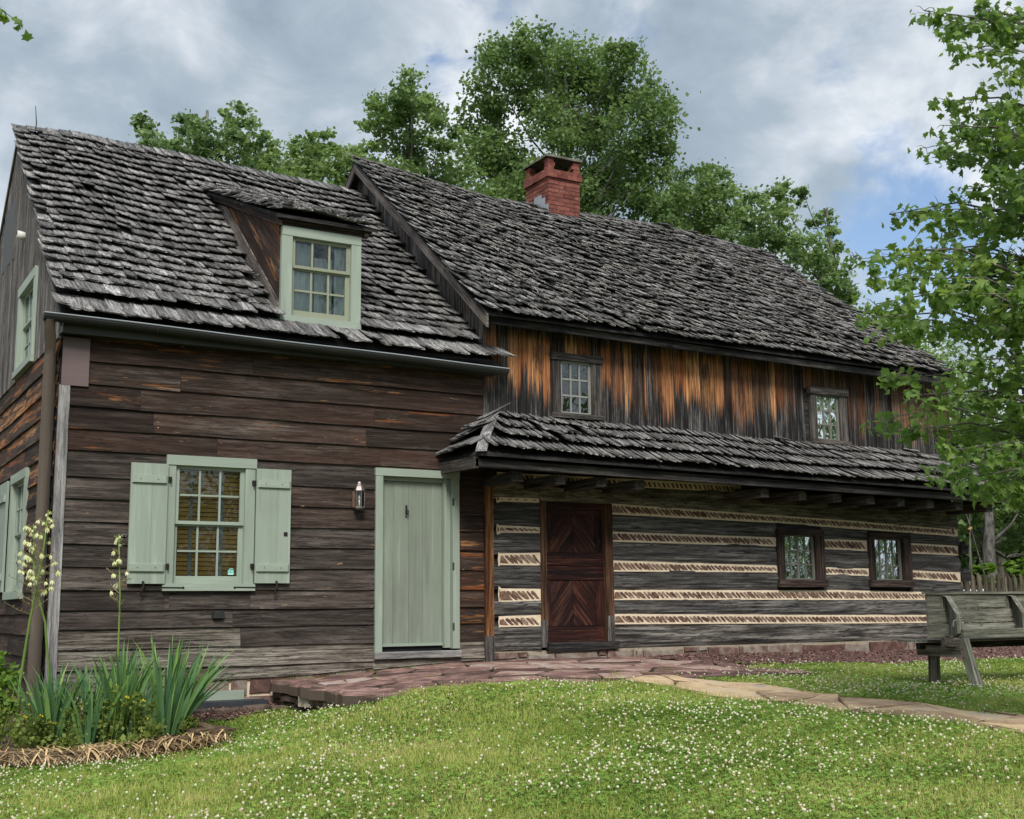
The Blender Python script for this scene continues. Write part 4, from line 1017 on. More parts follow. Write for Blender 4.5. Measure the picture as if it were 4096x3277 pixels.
shb.add(sg + [(x + .1, a, b) for x, a, b in sg], [tuple(range(5)), tuple(range(9, 4, -1))] + [(k, (k + 1) % 5, 5 + (k + 1) % 5, 5 + k) for k in range(5)]); shb.build('gable_backing', M['interior'], CH)
# rake boards
for (ya, yb) in ((EX + .02, 3.95), (8.17 - .02, 3.95)):
    s = MB(); za, zb = gf(ya) - .02, gf(3.95) - .0; beam(s, (-.045, ya, za - .02), (-.045, yb, zb - .02), (.012, 0, 0), (0, 0, .05)); s.build('rake_board', M['rake'], CH)
    
def dark_back(W, fr, u0, u1, z0, z1): cloth('curtain', M['green_reflection'], W, fr, u0 + .02, u1 - .02, -.12, z0, z1, 4)  # dark green sheet, no curtain: stands in for the reflection in the panes
window(CH, LEFT, (1.60, 2.93, 3.45, 4.60), (1.72, 2.80, 3.50, 4.48), 3, 3, M['sage'], M['sage'], nc=.06, ns=.0, split=(4.05, 1), back=dark_back, label='upper window of the left gable')
WL = window(CH, LEFT, (1.50, 2.66, .64, 2.13), (1.62, 2.55, .70, 2.02), 3, 4, M['sage'], M['sage'], nc=.062, ns=.0, split=(1.38, 2), back=dark_back, label='lower window of the left gable')
for (a, b) in ((2.70, 3.50),):
    r_ = wb('shutter', M['sage'], CH, LEFT, a, b, .07, .10, .70, 2.08, 'z'); r_['label'] = 'gable wall shutter'
    for zb in (1.82, .84): wb('batten', M['sage'], r_, LEFT, a + .02, b - .02, .101, .13, zb, zb + .09)
#r_ = MB(); beam(r_, LEFT.P(1.55, .10, .72), LEFT.P(1.55, .10, 2.05), LEFT.U * .0 + np.array([-.30, 0, 0]) * .0 + np.array([0, .015, 0]), np.array([-.17, 0, 0])); r_.build('open_shutter', M['sage'], CH)
wb('gable_hatch', M['sage_dark'], CH, LEFT, 3.80, 4.86, .0, .035, 5.28, 6.16, 'z')
wb('hatch_trim', M['rake'], CH, LEFT, 3.745, 3.80, .0, .045, 5.24, 6.2, 'z')
s = MB(); tube(s, [LEFT.P(2.84, .0, 5.30), LEFT.P(2.84, .13, 5.32)], .055, 14); s.build('vent_pipe', M['white'], CH, smooth=True)
s = MB(); tube(s, [LEFT.P(2.84, .1305, 5.32), LEFT.P(2.84, .132, 5.32)], .046, 12); s.build('vent_grille', M['iron'], CH)
s = MB(); tube(s, [(.17, 3.93, 7.0), (.19, 3.93, 7.3), (.165, 3.93, 7.56)], [.012, .008, .004], 6); s.build('lightning_rod', M['iron'], CH)

# wall lantern beside the green door
LN = thing('wall_lantern', 'pewter wall lantern with clear panes beside the sage green door', 'lantern', (3.46, -.03, 1.62))
lf = FRONT
wb('backplate', M['post'], LN, lf, 3.41, 3.525, .036, .052, 1.655, 1.845, 'z')
s = MB(); 
def prism6(mb, cu, cn, z0, z1, r0, r1, seg=6, ph=R(30)):
    V = []; 
    for z, r in ((z0, r0), (z1, r1)):
        for k in range(seg): V.append(lf.P(cu + r * math.cos(ph + k * 2 * math.pi / seg), cn + r * math.sin(ph + k * 2 * math.pi / seg), z))
    mb.add(V, [tuple(range(seg))[::-1], tuple(range(seg, 2 * seg))] + [(k, (k + 1) % seg, seg + (k + 1) % seg, seg + k) for k in range(seg)])
cu, cn = 3.468, .115
prism6(s, cu, cn, 1.638, 1.66, .068, .068); prism6(s, cu, cn, 1.622, 1.636, .045, .052); s.build('lantern_base', M['pewter'], LN)
s = MB(); prism6(s, cu, cn, 1.842, 1.852, .07, .07); prism6(s, cu, cn, 1.852, 1.895, .066, .05); prism6(s, cu, cn, 1.895, 1.935, .05, .024); prism6(s, cu, cn, 1.935, 1.945, .034, .03); prism6(s, cu, cn, 1.945, 1.957, .02, .015); s.build('lantern_hood', M['pewter'], LN)
for k in range(6):
    a = R(30) + k * math.pi / 3; b = a + math.pi / 3
    s = MB(); tube(s, [lf.P(cu + .064 * math.cos(a), cn + .064 * math.sin(a), 1.66), lf.P(cu + .064 * math.cos(a), cn + .064 * math.sin(a), 1.842)], .0045, 4); s.build('lantern_bar', M['pewter'], LN)
    s = MB(); A = [(cu + .062 * math.cos(t), cn + .062 * math.sin(t)) for t in (a, b)]
    V = [lf.P(A[0][0], A[0][1], 1.662), lf.P(A[1][0], A[1][1], 1.662), lf.P(A[1][0], A[1][1], 1.84), lf.P(A[0][0], A[0][1], 1.84)]
    s.add(V, [(0, 1, 2, 3)]); s.build('lantern_pane', M['glass'], LN)
s = MB(); tube(s, [lf.P(cu, cn, 1.66), lf.P(cu, cn, 1.74)], .010, 8); tube(s, [lf.P(cu, cn, 1.74), lf.P(cu, cn, 1.76), lf.P(cu, cn, 1.80)], [.008, .015, .003], 8); s.build('bulb', M['bulb'], LN, smooth=True)

# ================================================================== LOG HOUSE
LH = thing('log_house', 'tall old log house with striped stone chinking, shingled pent roof and amber board upper storey', 'house', (9.7, 2, -.3))
fr = FRONT
s = MB()
for (a, b, c, d) in ((5.26, 6.14, -.4, 4.1), (6.14, 7.10, 1.85, 4.1), (7.10, 14.0, -.4, 4.1)):
    box(s, fr, a, b, -.22, -.075, c, d)
box(s, fr, 5.26, 14.0, -7.9, -7.75, -.4, 4.1); box(s, Fr((14.0, 0, 0), (0, 1, 0), (1, 0, 0)), .1, 7.9, -.2, -.02, -.4, 4.1); box(s, Fr((5.26, 0, 0), (0, 1, 0), (-1, 0, 0)), .1, 7.9, -.2, -.04, -.4, 4.1)
lwall = s.build('wall', M['dark'], LH)

def log(parent, mat, u0, u1, zb, zt, n0=-.055, bulge=.03, name='log', frm=None, endtilt=0):
    """zb, zt: functions of u; a hewn timber with a rough face"""
    frm = frm or fr; n = max(2, int((u1 - u0) / .11)); prof = 6; V = []; G = []; F = []; ph = random.uniform(0, 50)
    for i in range(n + 1):
        u = u0 + (u1 - u0) * i / n; b, t = zb(u), zt(u)
        for k in range(prof):
            f = k / (prof - 1); nz = mnoise.noise(Vector((u * 2.2 + ph, f * 2.5, ph))); nz2 = mnoise.noise(Vector((u * 9 + ph, f * 6, 3)))
            e = 0 if 0 < k < prof - 1 else -.022
            nn = n0 + .055 + bulge * nz + .009 * nz2 + e
            z = b + (t - b) * f + (.011 * nz2 + .018 * mnoise.noise(Vector((u * 1.6 + ph, k * 3, 9))) if k in (0, prof - 1) else 0)
            V.append(frm.P(u, nn, z)); G.append((u, z, 0))
        V.append(frm.P(u, n0 - .03, t)); G.append((u, t, .1)); V.append(frm.P(u, n0 - .03, b)); G.append((u, b, .1))
    m_ = prof + 2
    for i in range(n):
        for k in range(m_): F.append((i * m_ + k, (i + 1) * m_ + k, (i + 1) * m_ + (k + 1) % m_, i * m_ + (k + 1) % m_))
    F.append(tuple(range(m_))); F.append(tuple(n * m_ + k for k in range(m_ - 1, -1, -1)))
    return MB().add(V, F, G, random.random()).build(name, mat, parent, smooth=False)
I = lambda xs, zs: (lambda u: float(np.interp(u, xs, zs)))
# chinking bands right of the door: (z bottom, z top) along u
BR = [(I([7.2, 10, 11.5, 14.05], [.23, .20, .18, .155]), I([7.2, 10, 11.5, 14.05], [.34, .30, .28, .255])),
      (I([7.2, 10, 11.5, 14.05], [.55, .54, .53, .52]), I([7.2, 10, 11.5, 14.05], [.66, .65, .65, .60])),
      (I([7.2, 10, 12, 14.05], [.93, .935, .89, .80]), I([7.2, 10, 12, 14.05], [1.05, 1.01, .98, .93])),
      (I([7.2, 10, 12, 14.05], [1.33, 1.315, 1.27, 1.23]), I([7.2, 10, 12, 14.05], [1.44, 1.42, 1.41, 1.36])),
      (I([7.2, 10, 11.6, 14.05], [1.70, 1.66, 1.61, 1.54]), I([7.2, 10, 11.6, 14.05], [1.82, 1.75, 1.71, 1.62]))]
BL = [(I([5.3, 6.1], [.22, .22]), I([5.3, 6.1], [.32, .34])), (I([5.3, 6.1], [.53, .55]), I([5.3, 6.1], [.68, .67])), (I([5.3, 6.1], [1.0, 1.0]), I([5.3, 6.1], [1.12, 1.14])),
      (I([5.3, 6.1], [1.41, 1.42]), I([5.3, 6.1], [1.485, 1.47])), (I([5.3, 6.1], [1.82, 1.82]), I([5.3, 6.1], [1.84, 1.85]))]
WIN = [(10.12, 11.03, .70, 1.56), (11.97, 12.87, .70, 1.55)]
C = lambda v: (lambda u: v)
def logs(bands, ua, ub, wins):
    edges = [(C(-.10), bands[0][0])] + [(bands[i][1], bands[i + 1][0]) for i in range(4)] + [(bands[4][1], C(2.085))]
    for i, (b, t) in enumerate(edges):
        mat = M['log_low'] if i == 0 else (M['log_up'] if i == 5 else M['log'])
        cuts = [(ua, ub)]
        zm = (b((ua + ub) / 2) + t((ua + ub) / 2)) / 2
        hs = [(w_[0], w_[1]) for w_ in wins if w_[2] < t((w_[0] + w_[1]) / 2) - .03 and w_[3] > b((w_[0] + w_[1]) / 2) + .03]
        full = [w_ for w_ in wins if (w_[0], w_[1]) in hs and w_[2] < b(w_[0]) + .06 and w_[3] > t(w_[0]) - .06]
        for x0, x1 in subtract(ua, ub, hs):
            log(lwall, mat, x0, x1, b, t)
        for w_ in wins:
            if (w_[0], w_[1]) in hs and w_ not in full:
                if w_[2] > b(w_[0]) + .03: log(lwall, mat, w_[0], w_[1], b, C(w_[2] + .01))
                if w_[3] < t(w_[0]) - .03: log(lwall, mat, w_[0], w_[1], C(w_[3] - .01), t)
logs(BR, 7.20, 14.03, WIN); logs(BL, 5.34, 6.07, [])
for i, z in enumerate((-.1, .12, .42, .72, 1.0, 1.3, 1.62)):   # notched log ends of the right wall
    log(lwall, M['log'], .02, .30, C(z), C(z + .26), frm=Fr((14.02, 0, 0), (0, 1, 0), (1, 0, 0)), name='log_end')
for (z0, z1, du) in ((1.23, 1.42, 0), (.80, .98, .02)):
    pl = [(14.0 + du, z0), (14.17 + du, z0 + .01), (14.17 + du, z1 - .05), (14.09 + du, z1 + .03), (14.01 + du, z1 - .04)]
    slab(MB(), rough_poly(pl, .004), fr.P(0, -.12, 0), fr.U, fr.Z, fr.N, .19, .012, .004).build('log_end', M['dark'], lwall)
# mortar and its slanted stones
chk = MB(); stones = []
for bands, ua, ub, wins in ((BR, 7.20, 14.02, WIN), (BL, 5.44, 6.07, [])):
    for bi, (b, t) in enumerate(bands):
        um = (ua + ub) / 2
        hs = [(w_[0], w_[1]) for w_ in wins if w_[2] < (b(w_[0]) + t(w_[0])) / 2 < w_[3]]
        for x0, x1 in subtract(ua, ub, hs):
            n = max(2, int((x1 - x0) / .12)); V = []; F = []
            for i in range(n + 1):
                u = x0 + (x1 - x0) * i / n
                for nn, z in ((-.05, b(u) - .022), (-.008 + random.uniform(-.003, .003), b(u) - .012), (-.006 + random.uniform(-.003, .003), t(u) + .012), (-.05, t(u) + .022)): V.append(fr.P(u, nn, z))
            for i in range(n):
                for k in range(3): F.append((i * 4 + k, i * 4 + k + 1, i * 4 + 5 + k, i * 4 + 4 + k))
            chk.add(V, F)
            u = x0 + .02
            if t(um) - b(um) < .05:
                while u < x1 - .1: stones.append([(u, b(u) + .008), (u + .05, b(u) + .006), (u + .06, t(u) - .006), (u + .01, t(u) - .008)]); u += random.uniform(.08, .14)
                continue
            first = True
            while u < x1 - .07:
                h = t(u) - b(u); wd = random.uniform(.042, .062) if random.random() < .8 else random.uniform(.07, .11); g = random.uniform(.016, .026)
                sl = h * random.uniform(.70, 1.0); zb_, zt_ = b(u) + .011, t(u) - .011
                if first: pl = [(u, zb_), (u + sl + wd * .7, zb_), (u + wd * .8, zt_), (u + .01, zt_ - .01)]; first = False; u += wd * .8 + g
                else:
                    e = lambda a: a + random.uniform(-.005, .005)
                    pl = [(e(u + sl), e(zb_ + .004)), (e(u + sl + wd * .75), e(zb_)), (e(u + sl * .66 + wd), e(zb_ + h * .26)), (e(u + sl * .25 + wd), e(zt_ - h * .22)), (e(u + wd * .8), e(zt_)), (e(u + .004), e(zt_ - .004)), (e(u + .0 + sl * .18), e(zt_ - h * .27)), (e(u + sl * .62), e(zb_ + h * .25))]
                    u += wd + g
                if max(p[0] for p in pl) < x1 + .0: stones.append(pl)
# flared mortar ends at the corner notches
for z0, z1, u in ((1.37, 1.51, 5.44), (.97, 1.15, 5.46), (.52, .72, 5.46), (.20, .34, 5.46), (1.78, 1.89, 5.44)):
    chk.add([fr.P(u - .02, -.004, z0), fr.P(u + .07, -.004, (z0 + z1) / 2 - .035), fr.P(u + .07, -.004, (z0 + z1) / 2 + .035), fr.P(u - .02, -.004, z1), fr.P(u - .03, -.004, (z0 + z1) / 2)], [(0, 1, 2, 3, 4)])
    if z0 > 1.3 or z0 < .6: stones.append([(u - .012, z0 + .03), (u + .012, (z0 + z1) / 2 - .02), (u + .012, (z0 + z1) / 2 + .02), (u - .012, z1 - .03)])
chk.add([fr.P(13.80, -.002, 1.53), fr.P(13.96, -.002, 1.52), fr.P(13.955, -.002, 1.78), fr.P(13.84, -.002, 1.62)], [(0, 1, 2, 3)]); stones.append([(13.88, 1.56), (13.94, 1.56), (13.935, 1.70), (13.87, 1.64)])
chk.add([fr.P(5.43, -.01, 2.07), fr.P(9.5, -.01, 2.07), fr.P(9.5, -.01, 2.18), fr.P(5.43, -.01, 2.18)], [(0, 1, 2, 3)])
u = 5.5
while u < 9.3: stones.append([(u + .03, 2.09), (u + .065, 2.085), (u + .035, 2.15), (u, 2.15)]); u += random.uniform(.06, .09)
chinking = chk.build('chinking', M['mortar'], LH)
dist = [np.linalg.norm(np.array([p[0][0], 0, p[0][1]]) - np.array(CAM)) for p in stones]
order = np.argsort(dist); rest = MB()
for k, i in enumerate(order):
    if k < 296: slab(MB(), stones[i], fr.P(0, -.012, 0), fr.U, fr.Z, fr.N, .011, .004, .001).build('chink_stone', M['chink'], chinking)
    else: slab(rest, stones[i], fr.P(0, -.012, 0), fr.U, fr.Z, fr.N, .011, .004, .001)
if rest.nv: tag(rest.build('chink_stone_run', M['chink'], chinking), kind='stuff')
wb('corner_post', M['post'], LH, fr, 5.222, 5.335, -.05, .062, -.26, 2.12, 'z')
wb('post_foot', M['gable'], LH, fr, 5.218, 5.338, -.05, .066, -.30, .10, 'z')

# foundation stones
lf_ = wb('foundation', M['mortar_grey'], LH, fr, 5.3, 14.1, -.2, -.018, -.6, -.10)
u = 5.34
while u < 14.05:
    big = (9.3 < u < 12.7); L = random.uniform(.4, .85) if (big or random.random() < .3) else random.uniform(.12, .4)
    zt = -.112; zb = -.36
    if L < .4 and random.random() < .6:
        zm = random.uniform(-.21, -.16)
        for a, b in ((zb, zm - .012), (zm + .004, zt)): slab(MB(), rough_poly([(u, a), (u + L - .02, a), (u + L - .02, b), (u, b)], .010), fr.P(0, -.03, 0), fr.U, fr.Z, fr.N, .045, .012, .005).build('foundation_stone', M['found'], lf_)
    else: slab(MB(), rough_poly([(u, zb), (u + L - .025, zb), (u + L - .03, zt - random.uniform(0, .03)), (u, zt - random.uniform(0, .03))], .014), fr.P(0, -.03, 0), fr.U, fr.Z, fr.N, .055, .015, .006).build('foundation_stone', M['found'], lf_)
    u += L

# double door of chevron planks
s = MB(); box(s, fr, 6.065, 6.155, -.12, .012, -.02, 1.83, 'z'); box(s, fr, 7.085, 7.205, -.12, .015, -.05, 1.83, 'z')
dd = s.build('dutch_door', M['jamb'], LH); dd['label'] = 'dark red brown double door of slanted planks'
wb('door_lintel', M['log_up'], dd, fr, 6.06, 7.21, -.10, .02, 1.83, 2.01)
wb('door_sill', M['dark'], dd, fr, 6.14, 7.25, -.10, .055, -.105, .0)
for (a, b) in ((6.06, 6.15), (7.09, 7.20)): wb('door_jamb_foot', M['gable'], dd, fr, a, b, -.05, .018, -.06, random.uniform(.25, .4), 'z')
x0, x1, xm = 6.158, 7.082, 6.60
def clip_poly(poly, a, b, c):
    out = []
    for i in range(len(poly)):
        p, q = poly[i], poly[(i + 1) % len(poly)]; fp, fq = a * p[0] + b * p[1] - c, a * q[0] + b * q[1] - c
        if fp <= 0: out.append(p)
        if fp * fq < 0: t = fp / (fp - fq); out.append((p[0] + (q[0] - p[0]) * t, p[1] + (q[1] - p[1]) * t))
    return out
def chevron(xa, xb, z0, z1, sgn, pitch=.088, slope=1.25):
    L = math.hypot(1, slope); cs = []; rect = [(xa, z0), (xb, z0), (xb, z1), (xa, z1)]
    nx, nz = -sgn * slope / L, 1 / L; vals = [nx * p[0] + nz * p[1] for p in rect]; c = min(vals)
    while c < max(vals):
        pl = clip_poly(clip_poly(rect, nx, nz, c + pitch - .003), -nx, -nz, -c)
        if len(pl) >= 3:
            mb = MB(); t = .012 + random.uniform(-.002, .002)
            V = [fr.P(p[0], -.075, p[1]) for p in pl] + [fr.P(p[0], -.075 + t, p[1]) for p in pl]; G = [(p[0] * (1 / L) + p[1] * sgn * slope / L, nx * p[0] + nz * p[1], 0) for p in pl] * 2; n = len(pl)
            mb.add(V, [tuple(range(n))[::-1], tuple(range(n, 2 * n))] + [(k, (k + 1) % n, n + (k + 1) % n, n + k) for k in range(n)], G); mb.build('door_plank', M['ddoor'], dd)
        c += pitch
wb('door_back', M['interior'], dd, fr, x0, x1, -.11, -.08, 0, 1.83)
for (za, zb_) in ((.21, .80), (1.165, 1.66)):
    chevron(x0 + .10, xm - .004, za, zb_, 1); chevron(xm + .004, x1 - .12, za, zb_, -1)
    wb('door_stile', M['ddoor'], dd, fr, x0 + .003, x0 + .097, -.075, -.058, za, zb_, 'z'); wb('door_stile', M['ddoor'], dd, fr, x1 - .117, x1 - .003, -.075, -.058, za, zb_, 'z')
for (za, zb_) in ((.003, .10), (.104, .207), (.805, .985), (.995, 1.16), (1.665, 1.825)):
    wb('door_rail', M['ddoor'], dd, fr, x0 + .003, x1 - .003, -.078, -.048, za, zb_)
for z, k in ((.17, 5), (.88, 5), (1.09, 3)):
    for i in range(k): s = MB(); nail(s, fr, x0 + .12 + i * .165, -.049, z, .014, .014); s.build('door_stud', M['iron'], dd)
s = MB(); tube(s, [fr.P(6.965, -.05, 1.42), fr.P(6.975, -.02, 1.38), fr.P(6.985, .005, 1.30), fr.P(6.975, -.02, 1.22), fr.P(6.965, -.05, 1.18)], .010, 6); nail(s, fr, 6.965, -.06, 1.42, .024, .014); nail(s, fr, 6.965, -.06, 1.18, .022, .014); s.build('door_handle', M['iron'], dd)

# windows
def gcurt(W, fr, u0, u1, z0, z1):
    cloth('curtain', M['curtain_green'], W, fr, u0 + .03, u0 + (u1 - u0) * .47, -.10, z0, z1, 3); cloth('curtain', M['curtain_green'], W, fr, u0 + (u1 - u0) * .53, u0 + (u1 - u0) * .76, -.10, z0, z1, 2); cloth('curtain', M['olive_cloth'], W, fr, u0 + (u1 - u0) * .77, u1 - .02, -.10, z0, z1, 1.5)
for k, ((a, b, c, d), (e, f, g, h)) in enumerate((((10.12, 11.03, .745, 1.56), (10.235, 10.865, .82, 1.475)), ((11.97, 12.87, .745, 1.54), (12.075, 12.695, .815, 1.46)))):
    window(LH, fr, (a, b, c, d), (e, f, g, h), 4, 3, M['frame_dark'], M['darksash'], nc=.05, ns=-.012, rail=.026, mun=.016, back=gcurt, label=('left', 'right')[k] + ' ground floor window of the log house')
def gcurt2(W, fr, u0, u1, z0, z1):
    cloth('curtain', M['curtain'], W, fr, u0 + .03, u0 + (u1 - u0) * .30, -.10, z0, z1, 2); cloth('curtain', M['curtain'], W, fr, u0 + .05, u1 - .16, -.12, z0, z0 + .26, 2)
window(LH, fr, (6.265, 7.055, 2.985, 3.83), (6.395, 6.89, 3.015, 3.735), 3, 3, M['beam'], M['whitesash'], nc=.05, ns=.022, rail=.035, mun=.022, back=dark_back, head=(.02, .02), label='left upper window of the log house')
window(LH, fr, (10.895, 11.65, 2.905, 3.75), (11.01, 11.485, 2.935, 3.635), 3, 3, M['beam'], M['darksash'], nc=.05, ns=.02, rail=.035, mun=.02, back=gcurt2, head=(.02, .02), label='right upper window of the log house')

# upper storey boards
uw = wb('upper_wall', M['dark'], LH, fr, 5.27, 13.7, -.08, -.02, 2.72, 4.12)
u = 5.262; holes = [(6.27, 7.05, 2.95, 3.82), (10.9, 11.64, 2.87, 3.74)]
while u < 13.98:
    wd = random.choice((.10, .13, .15, .17, .2, .23)) * random.uniform(.9, 1.1); u1 = min(u + wd, 13.98)
    zb = 2.74 - .01 * (u - 5.3); zt = 4.13 - .008 * (u - 5.3)
    if u > 13.6: u1 = 13.98
    sl = 0 if u < 13.4 else -.24
    segs = [(zb, zt)]
    for h in holes:
        if u1 > h[0] + .02 and u < h[1] - .02: segs = [(zb, h[2] + .02), (h[3] - .02, zt)]
    for a, b in segs:
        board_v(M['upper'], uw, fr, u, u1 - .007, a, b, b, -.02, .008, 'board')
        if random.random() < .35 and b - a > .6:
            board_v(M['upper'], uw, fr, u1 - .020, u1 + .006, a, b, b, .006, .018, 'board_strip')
    u = u1

# pent roof
PZ = lambda x: 2.27 - .0125 * (x - 4.65); TZ = lambda x: 2.86 - .0125 * (x - 5.35)
s = MB(); V = [(4.66, -1.0, PZ(4.66)), (14.33, -1.0, PZ(14.33)), (14.0, -.0, TZ(14.0)), (5.36, -.0, TZ(5.36)), (4.62, .0, PZ(4.66) + .02), (14.4, 0, PZ(14.3))]; V += [(x, y, z - .03) for x, y, z in V]
s.add(V, [(0, 1, 2, 3), (0, 3, 4), (1, 5, 2), (6, 9, 8, 7), (6, 10, 9), (7, 8, 11), (0, 6, 7, 1), (0, 4, 10, 6), (1, 7, 11, 5)]); pent = s.build('pent_roof', M['dark'], LH)
itP, _, _ = lay_roof((4.62, -1.03, 2.262), (14.38, -1.03, 2.14), (5.36, .0, 2.87), (13.99, .0, 2.762), [.36, .31, .31, .31], .098, lambda x, f: .012 * math.sin(x * 1.7), None, side=.24, seed=21, tilt0=.10, rough=.35)
itH, _, _ = lay_roof((4.60, .0, 2.31), (4.62, -1.03, 2.262), (5.35, .0, 2.87), (5.36, -.04, 2.87), [.34, .28], .12, None, None, side=.05, seed=22, tilt0=.07)
itH2, _, _ = lay_roof((14.38, -1.03, 2.14), (14.42, .0, 2.17), (14.0, -.05, 2.76), (14.02, .0, 2.76), [.34, .28], .12, None, None, side=.05, seed=23, tilt0=.07)
shingle_field(pent, M['shingle_pent'], itP + itH + itH2, 150, 'shingle')
s = MB(); pts_ = [(4.64, -1.02, 2.30), (5.0, -.5, 2.60), (5.37, -.02, 2.90)]
for a, b in zip(pts_[:-1], pts_[1:]): beam(s, a, b, (.05, -.05, 0), (0, 0, .012))
s.build('hip_cap', M['shingle_pent'], pent)
def zb_f(x): return PZ(x) - .165
s = MB(); beam(s, (4.62, -.875, PZ(4.6) - .105), (14.22, -.875, PZ(14.2) - .105), (0, .045, 0), (0, 0, .048)); s.build('eave_beam', M['dark'], pent)
s = MB(); beam(s, (4.62, .0, PZ(4.6) - .09), (4.62, -.92, PZ(4.6) - .105), (.035, 0, 0), (0, 0, .07)); s.build('eave_end_board', M['beam'], pent)
s = MB(); beam(s, (14.22, .0, PZ(14) - .09), (14.22, -.92, PZ(14) - .105), (.035, 0, 0), (0, 0, .05)); s.build('eave_end_board', M['beam'], pent)
s = MB(); V = [(4.6, -.02, PZ(4.6) - .03), (14.3, -.02, PZ(14.3) - .03), (14.3, -.9, PZ(14.3) - .05), (4.6, -.9, PZ(4.6) - .05)]; s.add(V, [(0, 1, 2, 3)]); s.build('soffit', M['dark'], pent)
for x in (5.27, 5.90, 6.51, 7.12, 9.24, 9.95, 10.62, 11.27, 11.91, 12.54, 13.17, 13.86):
    zt = PZ(x) - .165; s = MB(); jj = random.uniform(-.012, .012)
    beam(s, (x, .1, zt - .06), (x, -.78 + jj, zt - .06), (.075, 0, 0), (0, 0, .06)); s.build('joist', M['beam'], pent)
s = MB(); beam(s, (9.38, -.03, 2.04), (14.1, -.03, 1.99), (0, .035, 0), (0, 0, .07)); s.build('wall_plate', M['dark'], pent)

# main roof
zm = lambda x, f: np.interp(x, [5, 6.4, 7.7, 9.6, 11.3, 13.6], [0, -.16, -.30, -.27, -.24, -.38]) * f - .010 * (x - 5) * (1 - f) + .03 * math.sin(x * 1.1 + 2) * math.sin(math.pi * f)
roofM = deck('roof', LH, 5.04, 13.70, -.40, 4.174, 3.95, 7.63, zm, .035)
itM, surfM, _ = lay_roof((5.02, -.45, 4.15), (13.74, -.45, 4.15), (5.02, 3.95, 7.63), (13.74, 3.95, 7.63), [.24, .20], .105, zm, lambda P: 8.66 < P[0] < 9.28 and P[1] > 3.72, side=.17, seed=33, tilt0=.10, rough=1.7)
LsM = float(np.linalg.norm(np.array([0, 4.40, 3.48])))
combM = ridge_comb(surfM, LsM, 5.05, 13.7, 5.02, 13.74, 5, .12, .06)
combM = [c for c in combM if not 8.55 < c[0][0] < 9.35]
rr = random.Random(77); loose = []
for (x, f) in ((7.2, .45), (9.4, .82), (9.9, .62), (10.9, .35), (11.6, .30), (12.3, .28), (8.3, .3), (6.9, .2), (11.0, .85), (12.6, .62), (10.3, .2)):
    P = surfM((x - 5.02) / 8.72, LsM * f); loose.append((P + np.array([0, -.06, .09]), (1, 0, 0), (.25, -.75, -.58), (0, -.62, .78), .13, .3, rr.randrange(NVAR), .05, rr.uniform(-.3, .4)))
shingle_field(roofM, M['shingle'], itM + combM + loose, 148)
# twigs and straw lying in the courses
s = MB()
for k in range(260):
    x, f = rr.uniform(5.3, 13.5), rr.uniform(.03, .8) ** 1.2; P = surfM((x - 5.02) / 8.72, LsM * f) + np.array([0, -.055, .075]); a = rr.gauss(.9, .5); L = rr.uniform(.08, .26)
    dv = np.array([math.sin(a) * .6, -math.cos(a) * .75, -math.cos(a) * .6]) * L; tube(s, [P, P + dv * .5 + np.array([0, -.01, .012]), P + dv], [.006, .005, .003], 4, cap=False)
tag(s.build('roof_debris', M['debris'], roofM), kind='stuff')
# main gable towards the low house
GL = Fr((5.25, 0, 0), (0, 1, 0), (-1, 0, 0))
gm_ = lambda y: min(4.15 + 3.48 * (y + .43) / 4.38, 4.15 + 3.48 * (8.33 - y) / 4.38) - .06
gw = wb('gable_wall', M['dark'], LH, GL, .02, 7.9, -.2, -.03, 2.9, 3.0)
y = .0
while y < 7.9:
    wd = random.uniform(.12, .2); y1 = min(y + wd, 7.9); board_v(M['gable'], gw, GL, y, y1 - .004, 2.8, gm_(y), gm_(y1), -.02, .012, 'gable_board'); y = y1
s = MB(); pg = [(.0, 3.0), (7.9, 3.0), (7.9, gm_(7.9) - .08), (3.95, gm_(3.95) - .1), (.0, gm_(0) - .08)]
s.add([(5.30, a, b) for a, b in pg] + [(5.36, a, b) for a, b in pg], [tuple(range(5)), tuple(range(9, 4, -1))] + [(k, (k + 1) % 5, 5 + (k + 1) % 5, 5 + k) for k in range(5)]); s.build('gable_backing', M['interior'], LH)
s = MB(); pg = [(.0, 2.9), (7.9, 2.9), (7.9, gm_(7.9) - .08), (3.95, gm_(3.95) - .4), (.0, gm_(0) - .08)]
s.add([(13.62, a, b) for a, b in pg] + [(13.68, a, b) for a, b in pg], [tuple(range(5)), tuple(range(9, 4, -1))] + [(k, (k + 1) % 5, 5 + (k + 1) % 5, 5 + k) for k in range(5)]); s.build('far_gable', M['dark'], LH)
for (ya, yb) in ((-.44, 3.95), (8.34, 3.95)):
    s = MB(); za, zb = 4.15 - .10, gm_(3.95) - .045; beam(s, (5.06, ya, za), (5.06, yb, zb), (.014, 0, 0), (0, 0, .088)); s.build('rake_board', M['rake'], LH)
s = MB(); beam(s, (5.05, -.30, 4.10), (13.7, -.36, 3.97), (0, .02, 0), (0, 0, .045)); s.build('eave_board', M['dark'], LH)

